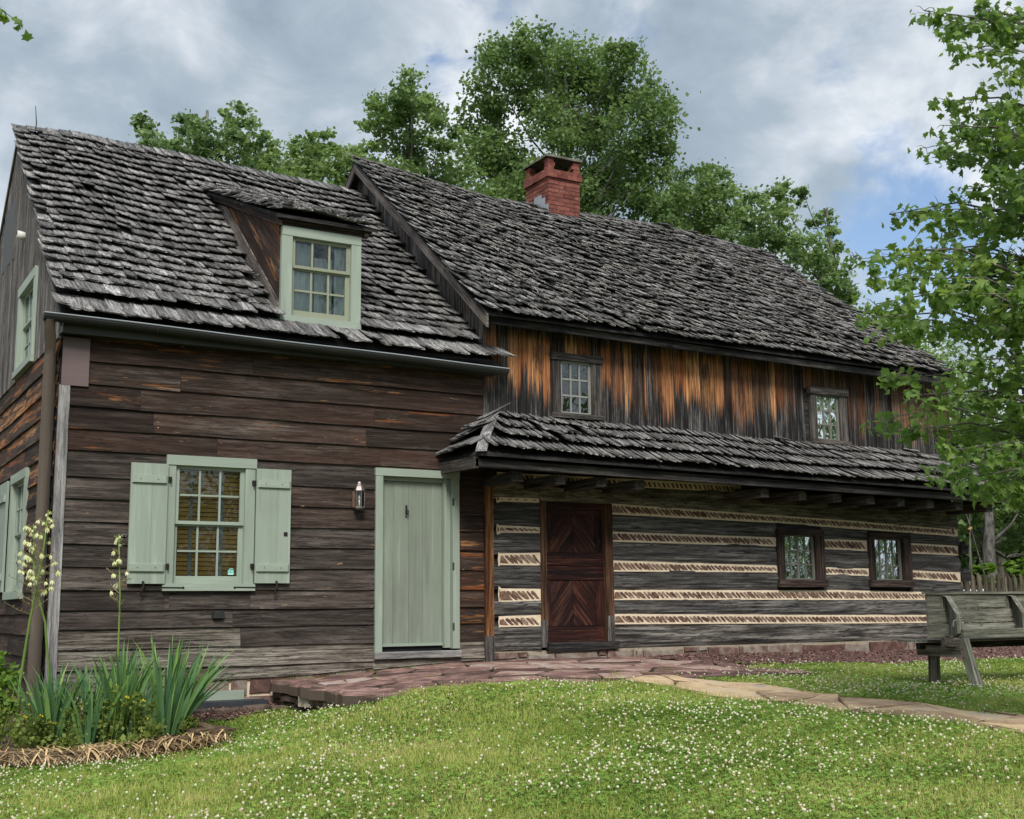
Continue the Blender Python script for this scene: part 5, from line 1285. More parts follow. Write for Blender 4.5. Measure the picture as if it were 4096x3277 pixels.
# chimney of single bricks
CX0, CX1, CY0, CY1 = 8.64, 9.30, 3.80, 4.56; bz, bh, mo = 7.0, .0665, .009
s = MB(); box(s, fr, CX0 + .012, CX1 - .012, -CY1 + .012, -CY0 - .012, 6.6, 8.07); chim = s.build('chimney', M['brick_mortar'], LH)
z = 7.06; k = 0
while z < 8.02:
    out_ = 0
    if z > 7.93: break
    for side in range(4):
        A, B = [((CX0, CY0), (CX1, CY0)), ((CX1, CY0), (CX1, CY1)), ((CX1, CY1), (CX0, CY1)), ((CX0, CY1), (CX0, CY0))][side]
        L = math.hypot(B[0] - A[0], B[1] - A[1]); U = ((B[0] - A[0]) / L, (B[1] - A[1]) / L, 0); Nn = (U[1], -U[0], 0); f_ = Fr((A[0], A[1], 0), U, Nn)
        s0_, e0_ = (0, L) if k % 2 == side % 2 else (.098, L - .098)
        nb = max(1, round((e0_ - s0_) / .213)); cuts = [s0_ + (e0_ - s0_) * q / nb + (random.uniform(-.022, .022) if 0 < q < nb else 0) for q in range(nb + 1)]
        for a, b in zip(cuts[:-1], cuts[1:]):
            d = random.uniform(-.003, .004); s = MB(); box(s, f_, a + (.0045 if a > 0 else 0), b - (.0045 if b < L else 0), -.096, d, z, z + bh - .003, 'u', .0015); s.build('brick', M['brick'], chim)
    z += bh + mo; k += 1
for j, (o, zz_) in enumerate(((.038, 7.93), (.03, 8.005))):
    for side in range(4):
        A, B = [((CX0 - o, CY0 - o), (CX1 + o, CY0 - o)), ((CX1 + o, CY0 - o), (CX1 + o, CY1 + o)), ((CX1 + o, CY1 + o), (CX0 - o, CY1 + o)), ((CX0 - o, CY1 + o), (CX0 - o, CY0 - o))][side]
        L = math.hypot(B[0] - A[0], B[1] - A[1]); U = ((B[0] - A[0]) / L, (B[1] - A[1]) / L, 0); f_ = Fr((A[0], A[1], 0), U, (U[1], -U[0], 0)); u = (0 if (side + j) % 2 == 0 else .1)
        while u < L:
            b = min(u + .21, L - (0 if (side + j) % 2 == 0 else .1))
            if b - u > .03: s = MB(); box(s, f_, u + .003, b - .004, -.1, random.uniform(-.003, .003), zz_, zz_ + .071, 'u', .0015); s.build('brick', M['brick'], chim)
            u += .213
for (px, py) in ((CX0, CY0), (CX1, CY0), (CX0, CY1), (CX1, CY1)):
    sx = 1 if px == CX0 else -1; sy = 1 if py == CY0 else -1
    for j in range(3):
        L1, L2 = (.15, .11) if j % 2 else (.12, .14); jx = random.uniform(-.008, .008)
        s = MB(); box(s, Fr((0, 0, 0), (1, 0, 0), (0, 1, 0)), min(px + jx, px + sx * L1 + jx), max(px + jx, px + sx * L1 + jx), min(py, py + sy * L2), max(py, py + sy * L2), 8.08 + j * .072, 8.147 + j * .072, 'u', .003); s.build('brick', M['brick'], chim)
s = MB(); box(s, Fr((0, 0, 0), (1, 0, 0), (0, 1, 0)), CX0 + .09, CX1 - .09, CY0 + .09, CY1 - .09, 8.07, 8.1); s.build('flue', M['interior'], chim)
pl = rough_poly([(CX0 - .05, CY0 - .04), (CX1 + .05, CY0 - .04), (CX1 + .05, CY1 + .05), (CX0 - .05, CY1 + .05)], .012, 5)
slab(MB(), pl, (0, 0, 8.297), (1, 0, 0), (0, 1, 0), (0, 0, 1), .055, .02, .006).build('cap_stone', M['cap'], chim)
for j, (ya, yb, zt) in enumerate(((3.79, 3.90, 7.44), (3.89, 4.03, 7.58), (4.0, 4.25, 7.66))):
    s = MB(); box(s, Fr((CX0, 0, 0), (0, 1, 0), (-1, 0, 0)), ya, yb, .004 + j * .004, .008 + j * .004, 6.95, zt, 'z'); s.build('flashing', M['lead'], chim)

# ================================================================== VEGETATION
def rand_unit(n): 
    v = rng.normal(size=(n, 3)); return v / np.linalg.norm(v, axis=1, keepdims=True)
def leaf_cards(C0, size, up=.45, shape='leaf', droop=0.0, dirs=None):
    """one small bent leaf per centre -> V, faces, rnd"""
    n = len(C0); Nn = rand_unit(n) + np.array([0, 0, up * 2]); Nn /= np.linalg.norm(Nn, axis=1, keepdims=True)
    a = rand_unit(n) if dirs is None else dirs
    a = a + np.array([0, 0, -droop]); a = a - (a * Nn).sum(1, keepdims=True) * Nn; a /= (np.linalg.norm(a, axis=1, keepdims=True) + 1e-9); b = np.cross(Nn, a)
    s = (size * rng.uniform(.5, 1.35, n))[:, None]
    if shape == 'leaf':
        w_ = .42 * s
        V = np.stack([C0 - a * s * .5, C0 + b * w_ - Nn * s * .10, C0 + a * s * .55 - Nn * s * .12, C0 - b * w_ - Nn * s * .10], 1).reshape(-1, 3)
        i = np.arange(n)[:, None] * 4; F = [np.concatenate([i + [0, 1, 2], i + [0, 2, 3]])]; k = 4
    else:   # lobed maple leaf
        out = np.array([(-.5, .0), (-.30, .30), (-.22, .56), (-.02, .36), (.16, .50), (.22, .20), (.62, 0), (.22, -.20), (.16, -.50), (-.02, -.36), (-.22, -.56), (-.30, -.30)])
        k = 13; P = [C0 + Nn * s * .05]
        for (x, y) in out: P.append(C0 + a * s * x + b * s * y - Nn * s * (.30 * abs(y) + .12 * max(0, x) + .06))
        V = np.stack(P, 1).reshape(-1, 3); i = np.arange(n)[:, None] * k
        F = [np.concatenate([i + [0, j + 1, (j + 1) % 12 + 1] for j in range(12)])]
    return V, F, np.repeat(rng.random(n), k)
CR = []
def blob_leaves(blobs, dens, size, clump=.30, hollow=.45, shape='leaf', flat=.6, dirs=False):
    P = []; CR.clear()
    for (x, y, z, r) in blobs:
        nc = max(5, int(13 * (r / .5) ** 1.6)); u = rand_unit(nc); rad = r * (hollow + (1 - hollow) * rng.random(nc) ** .5)
        u[:, 2] *= .92; cc = np.array([x, y, z]) + u * rad[:, None] * rng.uniform(.85, 1.15, nc)[:, None]
        m = int(dens * r * r / nc) + 2
        CR.append(np.clip(np.repeat(rng.random(nc) * .75 + .25 * (cc[:, 2] - z + r) / (2 * r), m), 0, 1))  # higher clumps get lighter leaf tints: light on the tops put into colour
        q = np.repeat(cc, m, 0) + rng.normal(size=(nc * m, 3)) * np.array([1, 1, flat]) * clump * min(r, 1) * rng.uniform(.5, 1.1, nc * m)[:, None]
        P.append(q)
    return np.concatenate(P)
def branchy(mb, base, top, blobs, r0, n_sub=3, lean=.35, rs=5):
    base = np.array(base, float); top = np.array(top, float); rr = random.Random(rs)
    pts = [base + (top - base) * f + np.array([rr.uniform(-.06, .06), rr.uniform(-.06, .06), 0]) * (1 if 0 < f < 1 else 0) for f in np.linspace(0, 1, 9)]
    tube(mb, pts, [r0 * (1 - .82 * f) for f in np.linspace(0, 1, 9)], 8)
    for (x, y, z, r) in blobs:
        f = min(.92, max(.38, (z - r - base[2]) / (top[2] - base[2]) - .12)); i = f * 8; i0 = int(i); P0 = pts[i0] + (pts[min(i0 + 1, 8)] - pts[i0]) * (i - i0)
        T = np.array([x, y, z]); mid = (P0 + T) / 2 + np.array([0, 0, -.12 * np.linalg.norm(T - P0)]) * .5
        q = [P0, P0 * .6 + mid * .4, mid, mid * .5 + T * .5, T + np.array([0, 0, r * .4])]
        rb = r0 * (1 - .8 * f) * .42; tube(mb, q, [rb, rb * .8, rb * .6, rb * .42, rb * .15], 5, cap=False)
        for _ in range(n_sub):
            d = np.array([rr.gauss(0, 1), rr.gauss(0, 1), rr.gauss(.2, .8)]); d /= np.linalg.norm(d); s0 = q[rr.choice((2, 3))]
            tube(mb, [s0, s0 + d * r * .5 + np.array([0, 0, .05]), s0 + d * r * 1.05], [rb * .4, rb * .25, rb * .08], 4, cap=False)
def tree(name, label, blobs, trunk_xy, r0, dens, size, mat, bark='bark', trunk_top=None, group=None, clump=.3, cat='tree', rs=5, shape='leaf', leafname='crown'):
    zb_ = tz(*trunk_xy) - .1; t = thing(name, label, cat, (trunk_xy[0], trunk_xy[1], zb_), group)
    zt = trunk_top or max(b[2] for b in blobs) - .2; cx = np.mean([b[0] for b in blobs]); cy = np.mean([b[1] for b in blobs])
    tp = (trunk_xy[0] * .4 + cx * .6, trunk_xy[1] * .4 + cy * .6, zt)
    mb = MB(); branchy(mb, (trunk_xy[0], trunk_xy[1], zb_), tp, blobs, r0, rs=rs); mb.build('trunk', M[bark], t, smooth=True)
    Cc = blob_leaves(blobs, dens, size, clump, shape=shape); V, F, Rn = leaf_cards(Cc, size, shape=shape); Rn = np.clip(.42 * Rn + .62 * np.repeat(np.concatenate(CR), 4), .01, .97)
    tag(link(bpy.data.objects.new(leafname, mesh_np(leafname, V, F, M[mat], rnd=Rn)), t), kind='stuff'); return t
BLOBS={"C":[[15.96,16.05,17.33,0.67],[15.65,17.4,17.28,0.69],[17.38,17.52,17.32,1.11],[15.14,17.11,16.28,0.86],[18.11,16.45,17.29,0.9],[18.09,14.63,16.85,0.55],[18.83,15.33,16.3,0.9],[18.24,16.96,16.09,1.18],[16.8,16.11,14.8,0.83],[15.24,18.2,15.55,0.72],[18.45,14.37,14.57,1.0],[19.51,14.82,15.4,0.49],[18.47,16.81,14.59,1.18],[19.0,14.58,13.63,0.76],[19.96,15.11,14.59,0.36],[16.15,15.93,12.9,0.97],[15.18,17.66,14.12,0.83],[19.05,16.41,13.01,1.18],[19.26,14.39,12.43,0.83],[17.54,16.82,12.43,1.11],[15.06,16.58,12.26,0.9],[16.4,16.95,16.1,0.69]],"B":[[11.4,15.11,14.42,0.61],[11.23,16.3,14.48,0.61],[12.76,16.68,14.72,0.53],[10.61,16.02,13.84,0.41],[11.8,16.58,13.78,0.76],[12.1,14.77,13.27,0.51],[10.75,16.5,13.0,0.46],[12.63,16.74,12.92,0.79],[11.03,15.83,12.07,0.76],[13.13,15.93,12.25,0.76]],"A":[[4.13,14.48,11.9,0.28],[4.48,15.43,11.79,0.42],[5.44,16.22,12.73,0.39],[5.46,14.66,11.77,0.55],[6.6,15.37,12.93,0.42],[6.44,13.85,11.86,0.42],[6.15,14.99,11.58,0.69],[7.45,15.63,12.23,0.37],[4.77,14.84,11.23,0.53],[5.74,15.62,11.47,0.58]],"A2":[[8.02,14.37,11.97,0.43],[8.93,15.09,12.51,0.33],[8.48,16.33,12.19,0.55],[8.87,14.58,11.69,0.6],[9.7,15.32,12.41,0.38],[8.25,14.28,10.98,0.72],[7.58,15.58,11.59,0.6],[9.9,15.78,11.59,0.6]],"D":[[18.31,11.96,11.88,0.59],[19.5,12.27,12.32,0.55],[19.32,13.71,11.8,0.81],[19.31,11.78,11.24,0.72],[19.52,12.91,10.89,0.79],[17.96,12.23,10.35,0.66]],"E":[[18.32,9.33,10.37,0.52],[19.45,9.65,10.97,0.47],[19.35,11.09,10.37,0.62],[19.26,9.14,10.08,0.62],[19.56,10.23,9.64,0.74],[19.24,8.47,9.27,0.57],[19.9,9.22,11.11,0.27],[20.97,9.58,10.66,0.37],[20.05,8.37,9.61,0.32],[20.43,9.4,9.03,0.57],[19.74,7.98,8.35,0.44],[20.58,8.54,8.31,0.32]],"S":[[14.49,1.9,5.64,0.24],[15.44,2.33,5.64,0.37],[16.38,2.79,5.54,0.46],[15.13,1.93,4.89,0.46]],"F":[[22.49,6.4,3.55,0.7],[23.72,6.46,3.85,0.76],[23.62,8.17,4.4,0.64],[22.72,6.91,2.26,0.51],[24.06,6.84,2.47,0.64],[22.7,6.14,2.96,0.64],[23.79,6.37,1.61,0.51],[23.79,7.97,3.03,0.51],[23.59,5.81,3.08,0.76],[23.62,7.39,4.56,0.76],[22.87,5.92,4.68,0.76]],"G":[[29.19,12.42,1.94,0.97],[30.66,12.2,1.8,0.97],[32.0,12.1,2.72,1.29],[29.27,13.11,3.32,1.13],[30.76,12.87,3.34,1.13],[30.32,11.01,4.37,1.29]]}
TG = 'trees rising behind the two houses'
ft = lambda k, lo: [b for b in BLOBS[k]] + lo
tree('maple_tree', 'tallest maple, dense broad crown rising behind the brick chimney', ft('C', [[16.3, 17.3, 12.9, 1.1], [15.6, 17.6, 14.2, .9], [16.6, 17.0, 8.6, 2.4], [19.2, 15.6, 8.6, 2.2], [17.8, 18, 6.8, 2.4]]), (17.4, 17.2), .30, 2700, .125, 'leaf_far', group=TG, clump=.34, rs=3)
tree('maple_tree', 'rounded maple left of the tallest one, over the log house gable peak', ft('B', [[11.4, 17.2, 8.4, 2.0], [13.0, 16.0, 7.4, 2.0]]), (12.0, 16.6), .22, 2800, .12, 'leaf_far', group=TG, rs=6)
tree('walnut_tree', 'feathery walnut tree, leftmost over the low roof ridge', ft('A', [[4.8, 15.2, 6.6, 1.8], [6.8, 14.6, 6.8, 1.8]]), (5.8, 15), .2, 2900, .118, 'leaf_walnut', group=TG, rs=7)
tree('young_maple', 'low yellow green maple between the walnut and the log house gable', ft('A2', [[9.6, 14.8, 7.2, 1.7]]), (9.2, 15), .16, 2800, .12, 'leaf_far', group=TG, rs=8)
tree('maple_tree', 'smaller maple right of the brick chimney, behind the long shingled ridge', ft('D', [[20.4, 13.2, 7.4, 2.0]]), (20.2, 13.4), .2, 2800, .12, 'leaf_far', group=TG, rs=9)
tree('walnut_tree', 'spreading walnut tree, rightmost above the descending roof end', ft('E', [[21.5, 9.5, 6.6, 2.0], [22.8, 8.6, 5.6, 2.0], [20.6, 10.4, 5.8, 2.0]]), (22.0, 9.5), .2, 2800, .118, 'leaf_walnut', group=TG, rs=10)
tree('sapling', 'bright green sapling peeping over the far lower roof corner', ft('S', []), (17.4, 5.6), .06, 1500, .10, 'leaf_bright', rs=11, group=TG)
tree('ash_tree', 'grey trunked tree beyond the picket fence at the right edge', ft('F', []), (21.0, 5.05), .20, 1600, .14, 'leaf_far', bark='midbark', rs=12)
tree('oak_tree', 'dark undergrowth tree deeper in the wood behind the fence', ft('G', []), (29.5, 11.5), .25, 900, .18, 'leaf_dark', bark='darkbark', rs=13)
# far wood closing the horizon
WB = []
for k in range(70):
    a = k / 69; x = -30 + 105 * a; yy = 52 - 24 * max(0, a - .45) * 1.6 + rng.uniform(-3, 3); WB.append((x, yy, rng.uniform(2.5, 5.5), rng.uniform(2.4, 3.6))); WB.append((x + 1, yy + 3, rng.uniform(6, 9), rng.uniform(2, 3)))
Cc = blob_leaves(WB, 110, .5, .35); V, F, Rn = leaf_cards(Cc, .55)
tag(link(bpy.data.objects.new('distant_wood', mesh_np('distant_wood', V, F, M['leaf_dark'], rnd=Rn))), 'dark wood closing the view far behind the houses', 'wood', kind='stuff')

# trees on the other side of the lawn: behind the camera, seen only mirrored in the panes
OB = []
for k in range(26):
    x = -6 + 70 * k / 25; y = -27 - 10 * math.sin(k * .7) * .3 + (max(0, x - 20)) * .28; z = float(terrain(np.array([x]), np.array([y]))[0]); h = 7 + 3 * math.sin(k * 2.3)
    for q in (.3, .55, .8, 1.0): OB.append((x + rng.uniform(-1, 1), y + rng.uniform(-1, 1), z + h * q, 2.1 - .7 * q))
Cc = blob_leaves(OB, 110, .4, .35); V, F, Rn = leaf_cards(Cc, .45)
tag(link(bpy.data.objects.new('opposite_wood', mesh_np('opposite_wood', V, F, M['leaf_far'], rnd=Rn))), 'row of trees across the lawn, facing the houses', 'wood', kind='stuff')

# ---- near maple, branches reaching in from the right
TIPS=[[4.55,-8.0,4.73],[5.71,-7.2,5.22],[5.33,-7.62,4.78],[5.01,-8.11,4.8],[6.18,-7.34,5.27],[5.74,-7.69,4.77],[5.35,-8.1,4.39],[4.86,-8.38,3.89],[5.86,-7.38,4.38],[5.27,-7.54,4.35],[4.82,-7.88,3.94],[5.8,-6.87,4.29],[5.51,-7.4,3.98],[5.19,-7.89,3.87],[4.77,-8.27,3.42],[5.37,-6.81,3.65],[5.03,-7.26,3.53],[4.79,-7.84,3.3],[5.8,-6.87,3.58],[5.54,-7.44,3.7],[4.57,-7.18,3.06],[4.28,-7.68,2.96],[5.3,-6.72,3.11],[5.07,-7.31,3.15],[4.79,-7.84,3.01],[5.47,-6.5,2.96],[5.12,-6.95,2.59],[4.63,-7.24,2.59],[4.44,-7.86,2.61],[5.39,-6.83,2.36],[4.9,-7.12,2.15],[4.62,-7.64,1.93],[5.43,-6.46,1.97],[5.12,-6.94,1.78],[4.87,-7.5,1.83],[4.52,-7.95,1.48],[5.7,-7.19,1.82],[5.1,-7.34,1.45],[4.78,-7.83,1.3],[5.97,-7.07,1.33],[5.63,-7.54,1.55],[5.11,-7.79,2.42],[4.58,-8.03,2.59],[5.85,-7.37,3.13],[5.46,-7.79,3.35],[4.82,-7.88,2.16],[5.81,-6.88,2.71],[5.54,-7.44,2.04],[5.31,-8.05,3.47],[4.85,-8.37,2.61],[5.91,-7.44,2.41],[5.47,-7.79,1.91],[5.12,-8.26,3.73],[5.79,-6.85,3.25],[5.66,-7.58,1.22],[5.16,-7.86,1.32],[4.41,-7.83,2.73],[5.79,-7.3,3.46]]
mt_ = thing('maple_tree', 'large near maple at the right whose leafy boughs hang before the log house end', 'tree', (6.95, -8.6, tz(6.95, -8.6)))
mb = MB(); base_ = np.array([6.95, -8.6, tz(6.95, -8.6) - .1]); top_ = np.array([6.6, -8.2, 7.2])
tube(mb, [base_ + (top_ - base_) * f + np.array([.08 * math.sin(f * 7), .06 * math.cos(f * 5), 0]) for f in np.linspace(0, 1, 10)], [.17 * (1 - .75 * f) for f in np.linspace(0, 1, 10)], 10)
LC, LD = [], []
for ti, tip in enumerate([t for q, t in enumerate(TIPS) if q not in (5, 16, 24, 29, 34, 53)] + [[5.75, -7.1, 3.0], [5.9, -7.3, 2.2], [6.0, -7.5, 2.7], [5.95, -7.4, 1.7]] + [[6.9, -7.0, 4.2], [7.4, -7.6, 3.4], [7.3, -8.9, 4.5], [6.2, -9.4, 4.0], [7.8, -8.8, 2.8], [6.4, -7.6, 6.2], [7.2, -8.3, 6.8], [5.9, -8.0, 5.8]]):
    tip = np.array(tip); hz = tip[2]; f = min(.95, max(.2, (hz - .9 * np.linalg.norm(tip[:2] - top_[:2]) * .45 - base_[2]) / (top_[2] - base_[2]))); P0 = base_ + (top_ - base_) * f
    L = np.linalg.norm(tip - P0); mid = (P0 + tip) / 2 + np.array([0, 0, .10 * L]); q = [P0 + (mid - P0) * t * 1.0 for t in (0, .5, 1)] + [mid + (tip - mid) * t for t in (.5, 1)]
    q[3] = q[3] + np.array([0, 0, .05 * L])
    tube(mb, q, [.022, .018, .013, .008, .003], 5, cap=False)
    dirb = (tip - mid) / np.linalg.norm(tip - mid)
    for s_ in np.linspace(.30, 1.0, 12):
        c = (mid * (1 - (s_ - .5) * 2) + tip * ((s_ - .5) * 2)) if s_ > .5 else P0 + (mid - P0) * s_ * 2
        c = c + np.array([0, 0, .06 * L * math.sin(math.pi * min(1, max(0, s_))) * .5]) ; n = 7 if s_ < .95 else 5
        spread = rng.uniform(.10, .24) if s_ < .9 else .07
        for _ in range(2 if (ti + int(s_ * 40)) % 2 else 3):
            sd = rng.normal(size=3) * np.array([1, 1, .6]); sd /= np.linalg.norm(sd); e = c + sd * spread * rng.uniform(.7, 1.5)
            tube(mb, [c, (c + e) / 2 + np.array([0, 0, .015]), e], [.004, .003, .0015], 3, cap=False)
            for t in np.linspace(.3, 1.0, n):
                p = c + (e - c) * t + rng.normal(size=3) * np.array([.04, .04, .035]) + np.array([0, 0, -.035]); LC.append(p); LD.append(sd * .6 + rng.normal(size=3) * .6 + np.array([0, 0, -.9]))
mb.build('trunk', M['bark'], mt_, smooth=True)
LC = np.array(LC); LD = np.array(LD); print('near leaves', len(LC))
px, py, dz_ = to_px(LC); infr = (px > 0) & (px < 4096) & (py > 0) & (py < 3277)
ordl = np.argsort(np.where(infr, dz_, 99)); one = ordl[:286]; rest_ = ordl[286:]
V, F, Rn = leaf_cards(LC[rest_], .068, up=.25, shape='maple', droop=.5, dirs=LD[rest_]); tag(link(bpy.data.objects.new('foliage', mesh_np('foliage', V, F, M['leaf_near'], rnd=Rn)), mt_), kind='stuff')
V, F, Rn = leaf_cards(LC[one], .072, up=.25, shape='maple', droop=.5, dirs=LD[one])
F0 = F[0][:12 * len(one)]
fan = np.array([[0, j + 1, (j + 1) % 12 + 1] for j in range(12)])
for k in range(len(one)):
    link(bpy.data.objects.new('leaf', mesh_np('leaf', V[k * 13:(k + 1) * 13], [fan], M['leaf_near'], rnd=Rn[k * 13:(k + 1) * 13])), mt_)
# sprig entering at the top left corner
sp = thing('overhanging_branch', 'small leafy branch tip poking in at the top left of the sky', 'branch', (-1.5, -4.9, 4.75))
mb = MB(); A = np.array([-1.75, -4.95, 4.78]); B = np.array([-1.19, -4.87, 4.60]); tube(mb, [A, (A + B) / 2 + np.array([0, 0, .04]), B], [.006, .004, .002], 5); mb.build('twig', M['bark'], sp)
Cc = A + (B - A) * rng.uniform(.3, 1.0, 26)[:, None] + rng.normal(size=(26, 3)) * .03; V, F, Rn = leaf_cards(Cc, .075, .2, 'maple', .5); link(bpy.data.objects.new('leaf_cluster', mesh_np('leaf_cluster', V, F, M['leaf_near'], rnd=Rn)), sp)

# ---- lawn: blades, clover leaves and blossoms
def in_view(x, y, z, m=260):
    px, py, d = to_px(np.stack([x, y, z], 1)); return (px > -m) & (px < 4096 + m) & (py > 1500) & (py < 3277 + m * 1.2)
HOUSE = [(-.2, 0.0), (14.4, 0.0), (14.4, 8), (-.2, 8)]
def lawn_pts(n, x0, x1, y0, y1):
    x = rng.uniform(x0, x1, n); y = rng.uniform(y0, y1, n)
    j = .05 * np.sin(x * 6 + y * 3) + .03 * np.sin(x * 17 - y * 11)
    ok = np.ones(n, bool)
    for p in (PAVE, PATHP, MULR, MULL, BED, HOUSE): ok &= ~inside(p, x + j, y + j)
    x, y = x[ok], y[ok]; z = terrain(x, y); v = in_view(x, y, z); return x[v], y[v], z[v]
def patch(x, y):
    return np.sin(x * 1.3 + 1.7 * np.sin(y * .9)) * np.sin(y * 1.9 + 1.3 * np.sin(x * .8 + 2)) * .6 + np.sin(x * 3.7 + y * 2.9 + 1) * .25 + np.sin(x * .6 - y * .8) * .3
def blades(n, rect, hl, wd):
    x, y, z = lawn_pts(n, *rect); pt = patch(x, y); m = len(x)
    h = rng.uniform(*hl, m) * (1 + .5 * np.clip(-pt, 0, 1)); a = rng.uniform(0, 6.28, m); ln = rng.uniform(.1, .75, m) * h; b = rng.uniform(0, 6.28, m)
    P = np.stack([x, y, z - .004], 1); U = np.stack([np.cos(a), np.sin(a), 0 * a], 1) * wd; D = np.stack([np.cos(b), np.sin(b), 0 * b], 1) * ln[:, None]; Z = np.zeros((m, 3)); Z[:, 2] = h
    V = np.stack([P - U, P + U, P + U * .8 + D * .35 + Z * .6, P - U * .8 + D * .35 + Z * .6, P + D + Z], 1).reshape(-1, 3); i = np.arange(m)[:, None] * 5
    return V, [i + [0, 1, 2, 3], i + [3, 2, 4]], np.repeat(rng.random(m), 5)
parts_ = []
for n, rect, hl, wd in ((330000, (-3, 9, -9.6, -4.6), (.018, .048), .0026), (210000, (-3, 15, -4.6, -.2), (.022, .052), .0036), (40000, (9, 18, -8, -4.6), (.02, .05), .0042)):
    parts_.append(blades(n, rect, hl, wd))
print('blades', [len(p[2]) // 5 for p in parts_])
def merge(parts):
    Vs, Qs, Rs, o = [], {}, [], 0
    for V, F, Rn in parts:
        Vs.append(V); Rs.append(Rn)
        for f in F: Qs.setdefault(f.shape[1], []).append(f + o)
        o += len(V)
    return np.concatenate(Vs), [np.concatenate(q) for q in Qs.values()], np.concatenate(Rs)
V, F, Rn = merge(parts_); tag(link(bpy.data.objects.new('grass', mesh_np('grass', V, F, M['grass'], rnd=Rn))), 'short mixed green lawn grass sloping down from the house', 'grass', kind='stuff')
def clover(n, rect, s):
    x, y, z = lawn_pts(n, *rect); pt = patch(x, y); keep = rng.random(len(x)) < np.clip(.62 + .55 * pt, .12, 1); x, y, z = x[keep], y[keep], z[keep]; m = len(x)
    C0 = np.stack([x, y, z + rng.uniform(.015, .045, m)], 1); Nn = rand_unit(m) * .45 + np.array([0, 0, 1]); Nn /= np.linalg.norm(Nn, axis=1, keepdims=True)
    a0 = rng.uniform(0, 6.28, m); s_ = (s * rng.uniform(.7, 1.3, m))[:, None]; Vs = [];
    for k in range(3):
        a = a0 + k * 2.094; d = np.stack([np.cos(a), np.sin(a), 0 * a], 1); d -= (d * Nn).sum(1, keepdims=True) * Nn; e = np.cross(Nn, d)
        Vs += [C0, C0 + d * s_ * .6 + e * s_ * .55 + Nn * s_ * .05, C0 + d * s_ * 1.05 - Nn * s_ * .1, C0 + d * s_ * .6 - e * s_ * .55 + Nn * s_ * .05]
    V = np.stack(Vs, 1).reshape(-1, 3); i = np.arange(m)[:, None] * 12; return V, [np.concatenate([i + [0, 1, 2, 3], i + [4, 5, 6, 7], i + [8, 9, 10, 11]])], np.repeat(rng.random(m), 12)
V, F, Rn = merge([clover(110000, (-3, 9, -9.6, -4.6), .0155), clover(70000, (-3, 15, -4.6, -.2), .019)]); print('clover', len(V) // 12)
tag(link(bpy.data.objects.new('clover_leaves', mesh_np('clover_leaves', V, F, M['clover'], rnd=Rn))), 'patches of dark green clover leaves among the grass', 'clover', kind='stuff')
def heads(n, rect):
    x, y, z = lawn_pts(n, *rect); pt = patch(x, y) + .5 * np.sin(x * 2.3 - y * 1.1); keep = rng.random(len(x)) < np.clip(.42 + .5 * pt, .10, 1) * np.where(y < -7.2, .55, 1.0); x, y, z = x[keep], y[keep], z[keep]
    # heads come in loose groups
    m = len(x); r = rng.uniform(.0062, .0108, m); h = rng.uniform(.045, .085, m); C0 = np.stack([x, y, z + h], 1); Vs = []; Rs = []; base_r = rng.random(m) * .8 + .2; wilt = rng.random(m) < .18
    for (zz_, rr_, n_) in ((-.75, .75, 6), (0, 1.05, 6), (.62, .72, 6)):
        for k in range(n_):
            a = 2 * math.pi * k / n_ + (.5 if zz_ == 0 else 0); jj = rng.uniform(.85, 1.15, m)
            Vs.append(C0 + np.stack([r * rr_ * math.cos(a) * jj, r * rr_ * math.sin(a) * jj, r * zz_ * jj], 1)); Rs.append(np.where(zz_ < -.5, .08 + 0 * base_r, np.where(wilt, .13, base_r)))
    Vs.append(C0 + np.stack([0 * r, 0 * r, r * .95], 1)); Rs.append(np.where(wilt, .16, base_r)); K = 19
    V = np.stack(Vs, 1).reshape(-1, 3); Rn = np.stack(Rs, 1).ravel(); i = np.arange(m)[:, None] * K; F4 = []; F3 = []
    for l in (0, 1):
        for k in range(6): F4.append(i + [l * 6 + k, l * 6 + (k + 1) % 6, l * 6 + 6 + (k + 1) % 6, l * 6 + 6 + k])
    for k in range(6): F3.append(i + [12 + k, 12 + (k + 1) % 6, 18])
    return V, [np.concatenate(F4), np.concatenate(F3)], Rn
V, F, Rn = merge([heads(11000, (-3, 9, -9.6, -4.6)), heads(8500, (-3, 15, -4.6, -.2))]); print('heads', len(V) // 19)
tag(link(bpy.data.objects.new('clover_blossoms', mesh_np('clover_blossoms', V, F, M['clover_head'], rnd=Rn))), 'white clover blossoms scattered all over the lawn', 'clover flowers', kind='stuff')
# taller grass tufts along the path's near edge, tiny weeds at wall foot
def tufts(centres, n, h, spread, wd, mat, name, label, lean=.5):
    Vs = []; m = n
    for (x, y) in centres:
        z = tz(x, y) if not inside(PAVE, np.array([x]), np.array([y]))[0] else pave_z(x, y)
        P = np.stack([x + rng.normal(size=m) * spread, y + rng.normal(size=m) * spread * .6, np.full(m, z - .01)], 1); a = rng.uniform(0, 6.28, m); hh = rng.uniform(*h, m); b = rng.uniform(0, 6.28, m)
        U = np.stack([np.cos(a), np.sin(a), 0 * a], 1) * wd; D = np.stack([np.cos(b), np.sin(b), 0 * b], 1) * (lean * hh * rng.random(m))[:, None]; Z = np.zeros((m, 3)); Z[:, 2] = hh
        Vs.append(np.stack([P - U, P + U, P + U * .7 + D * .4 + Z * .6, P - U * .7 + D * .4 + Z * .6, P + D + Z], 1).reshape(-1, 3))
    V = np.concatenate(Vs); k = len(V) // 5; i = np.arange(k)[:, None] * 5
    return tag(link(bpy.data.objects.new(name, mesh_np(name, V, [i + [0, 1, 2, 3], i + [3, 2, 4]], M[mat], rnd=np.repeat(rng.random(k), 5)))), label, 'grass', kind='stuff')
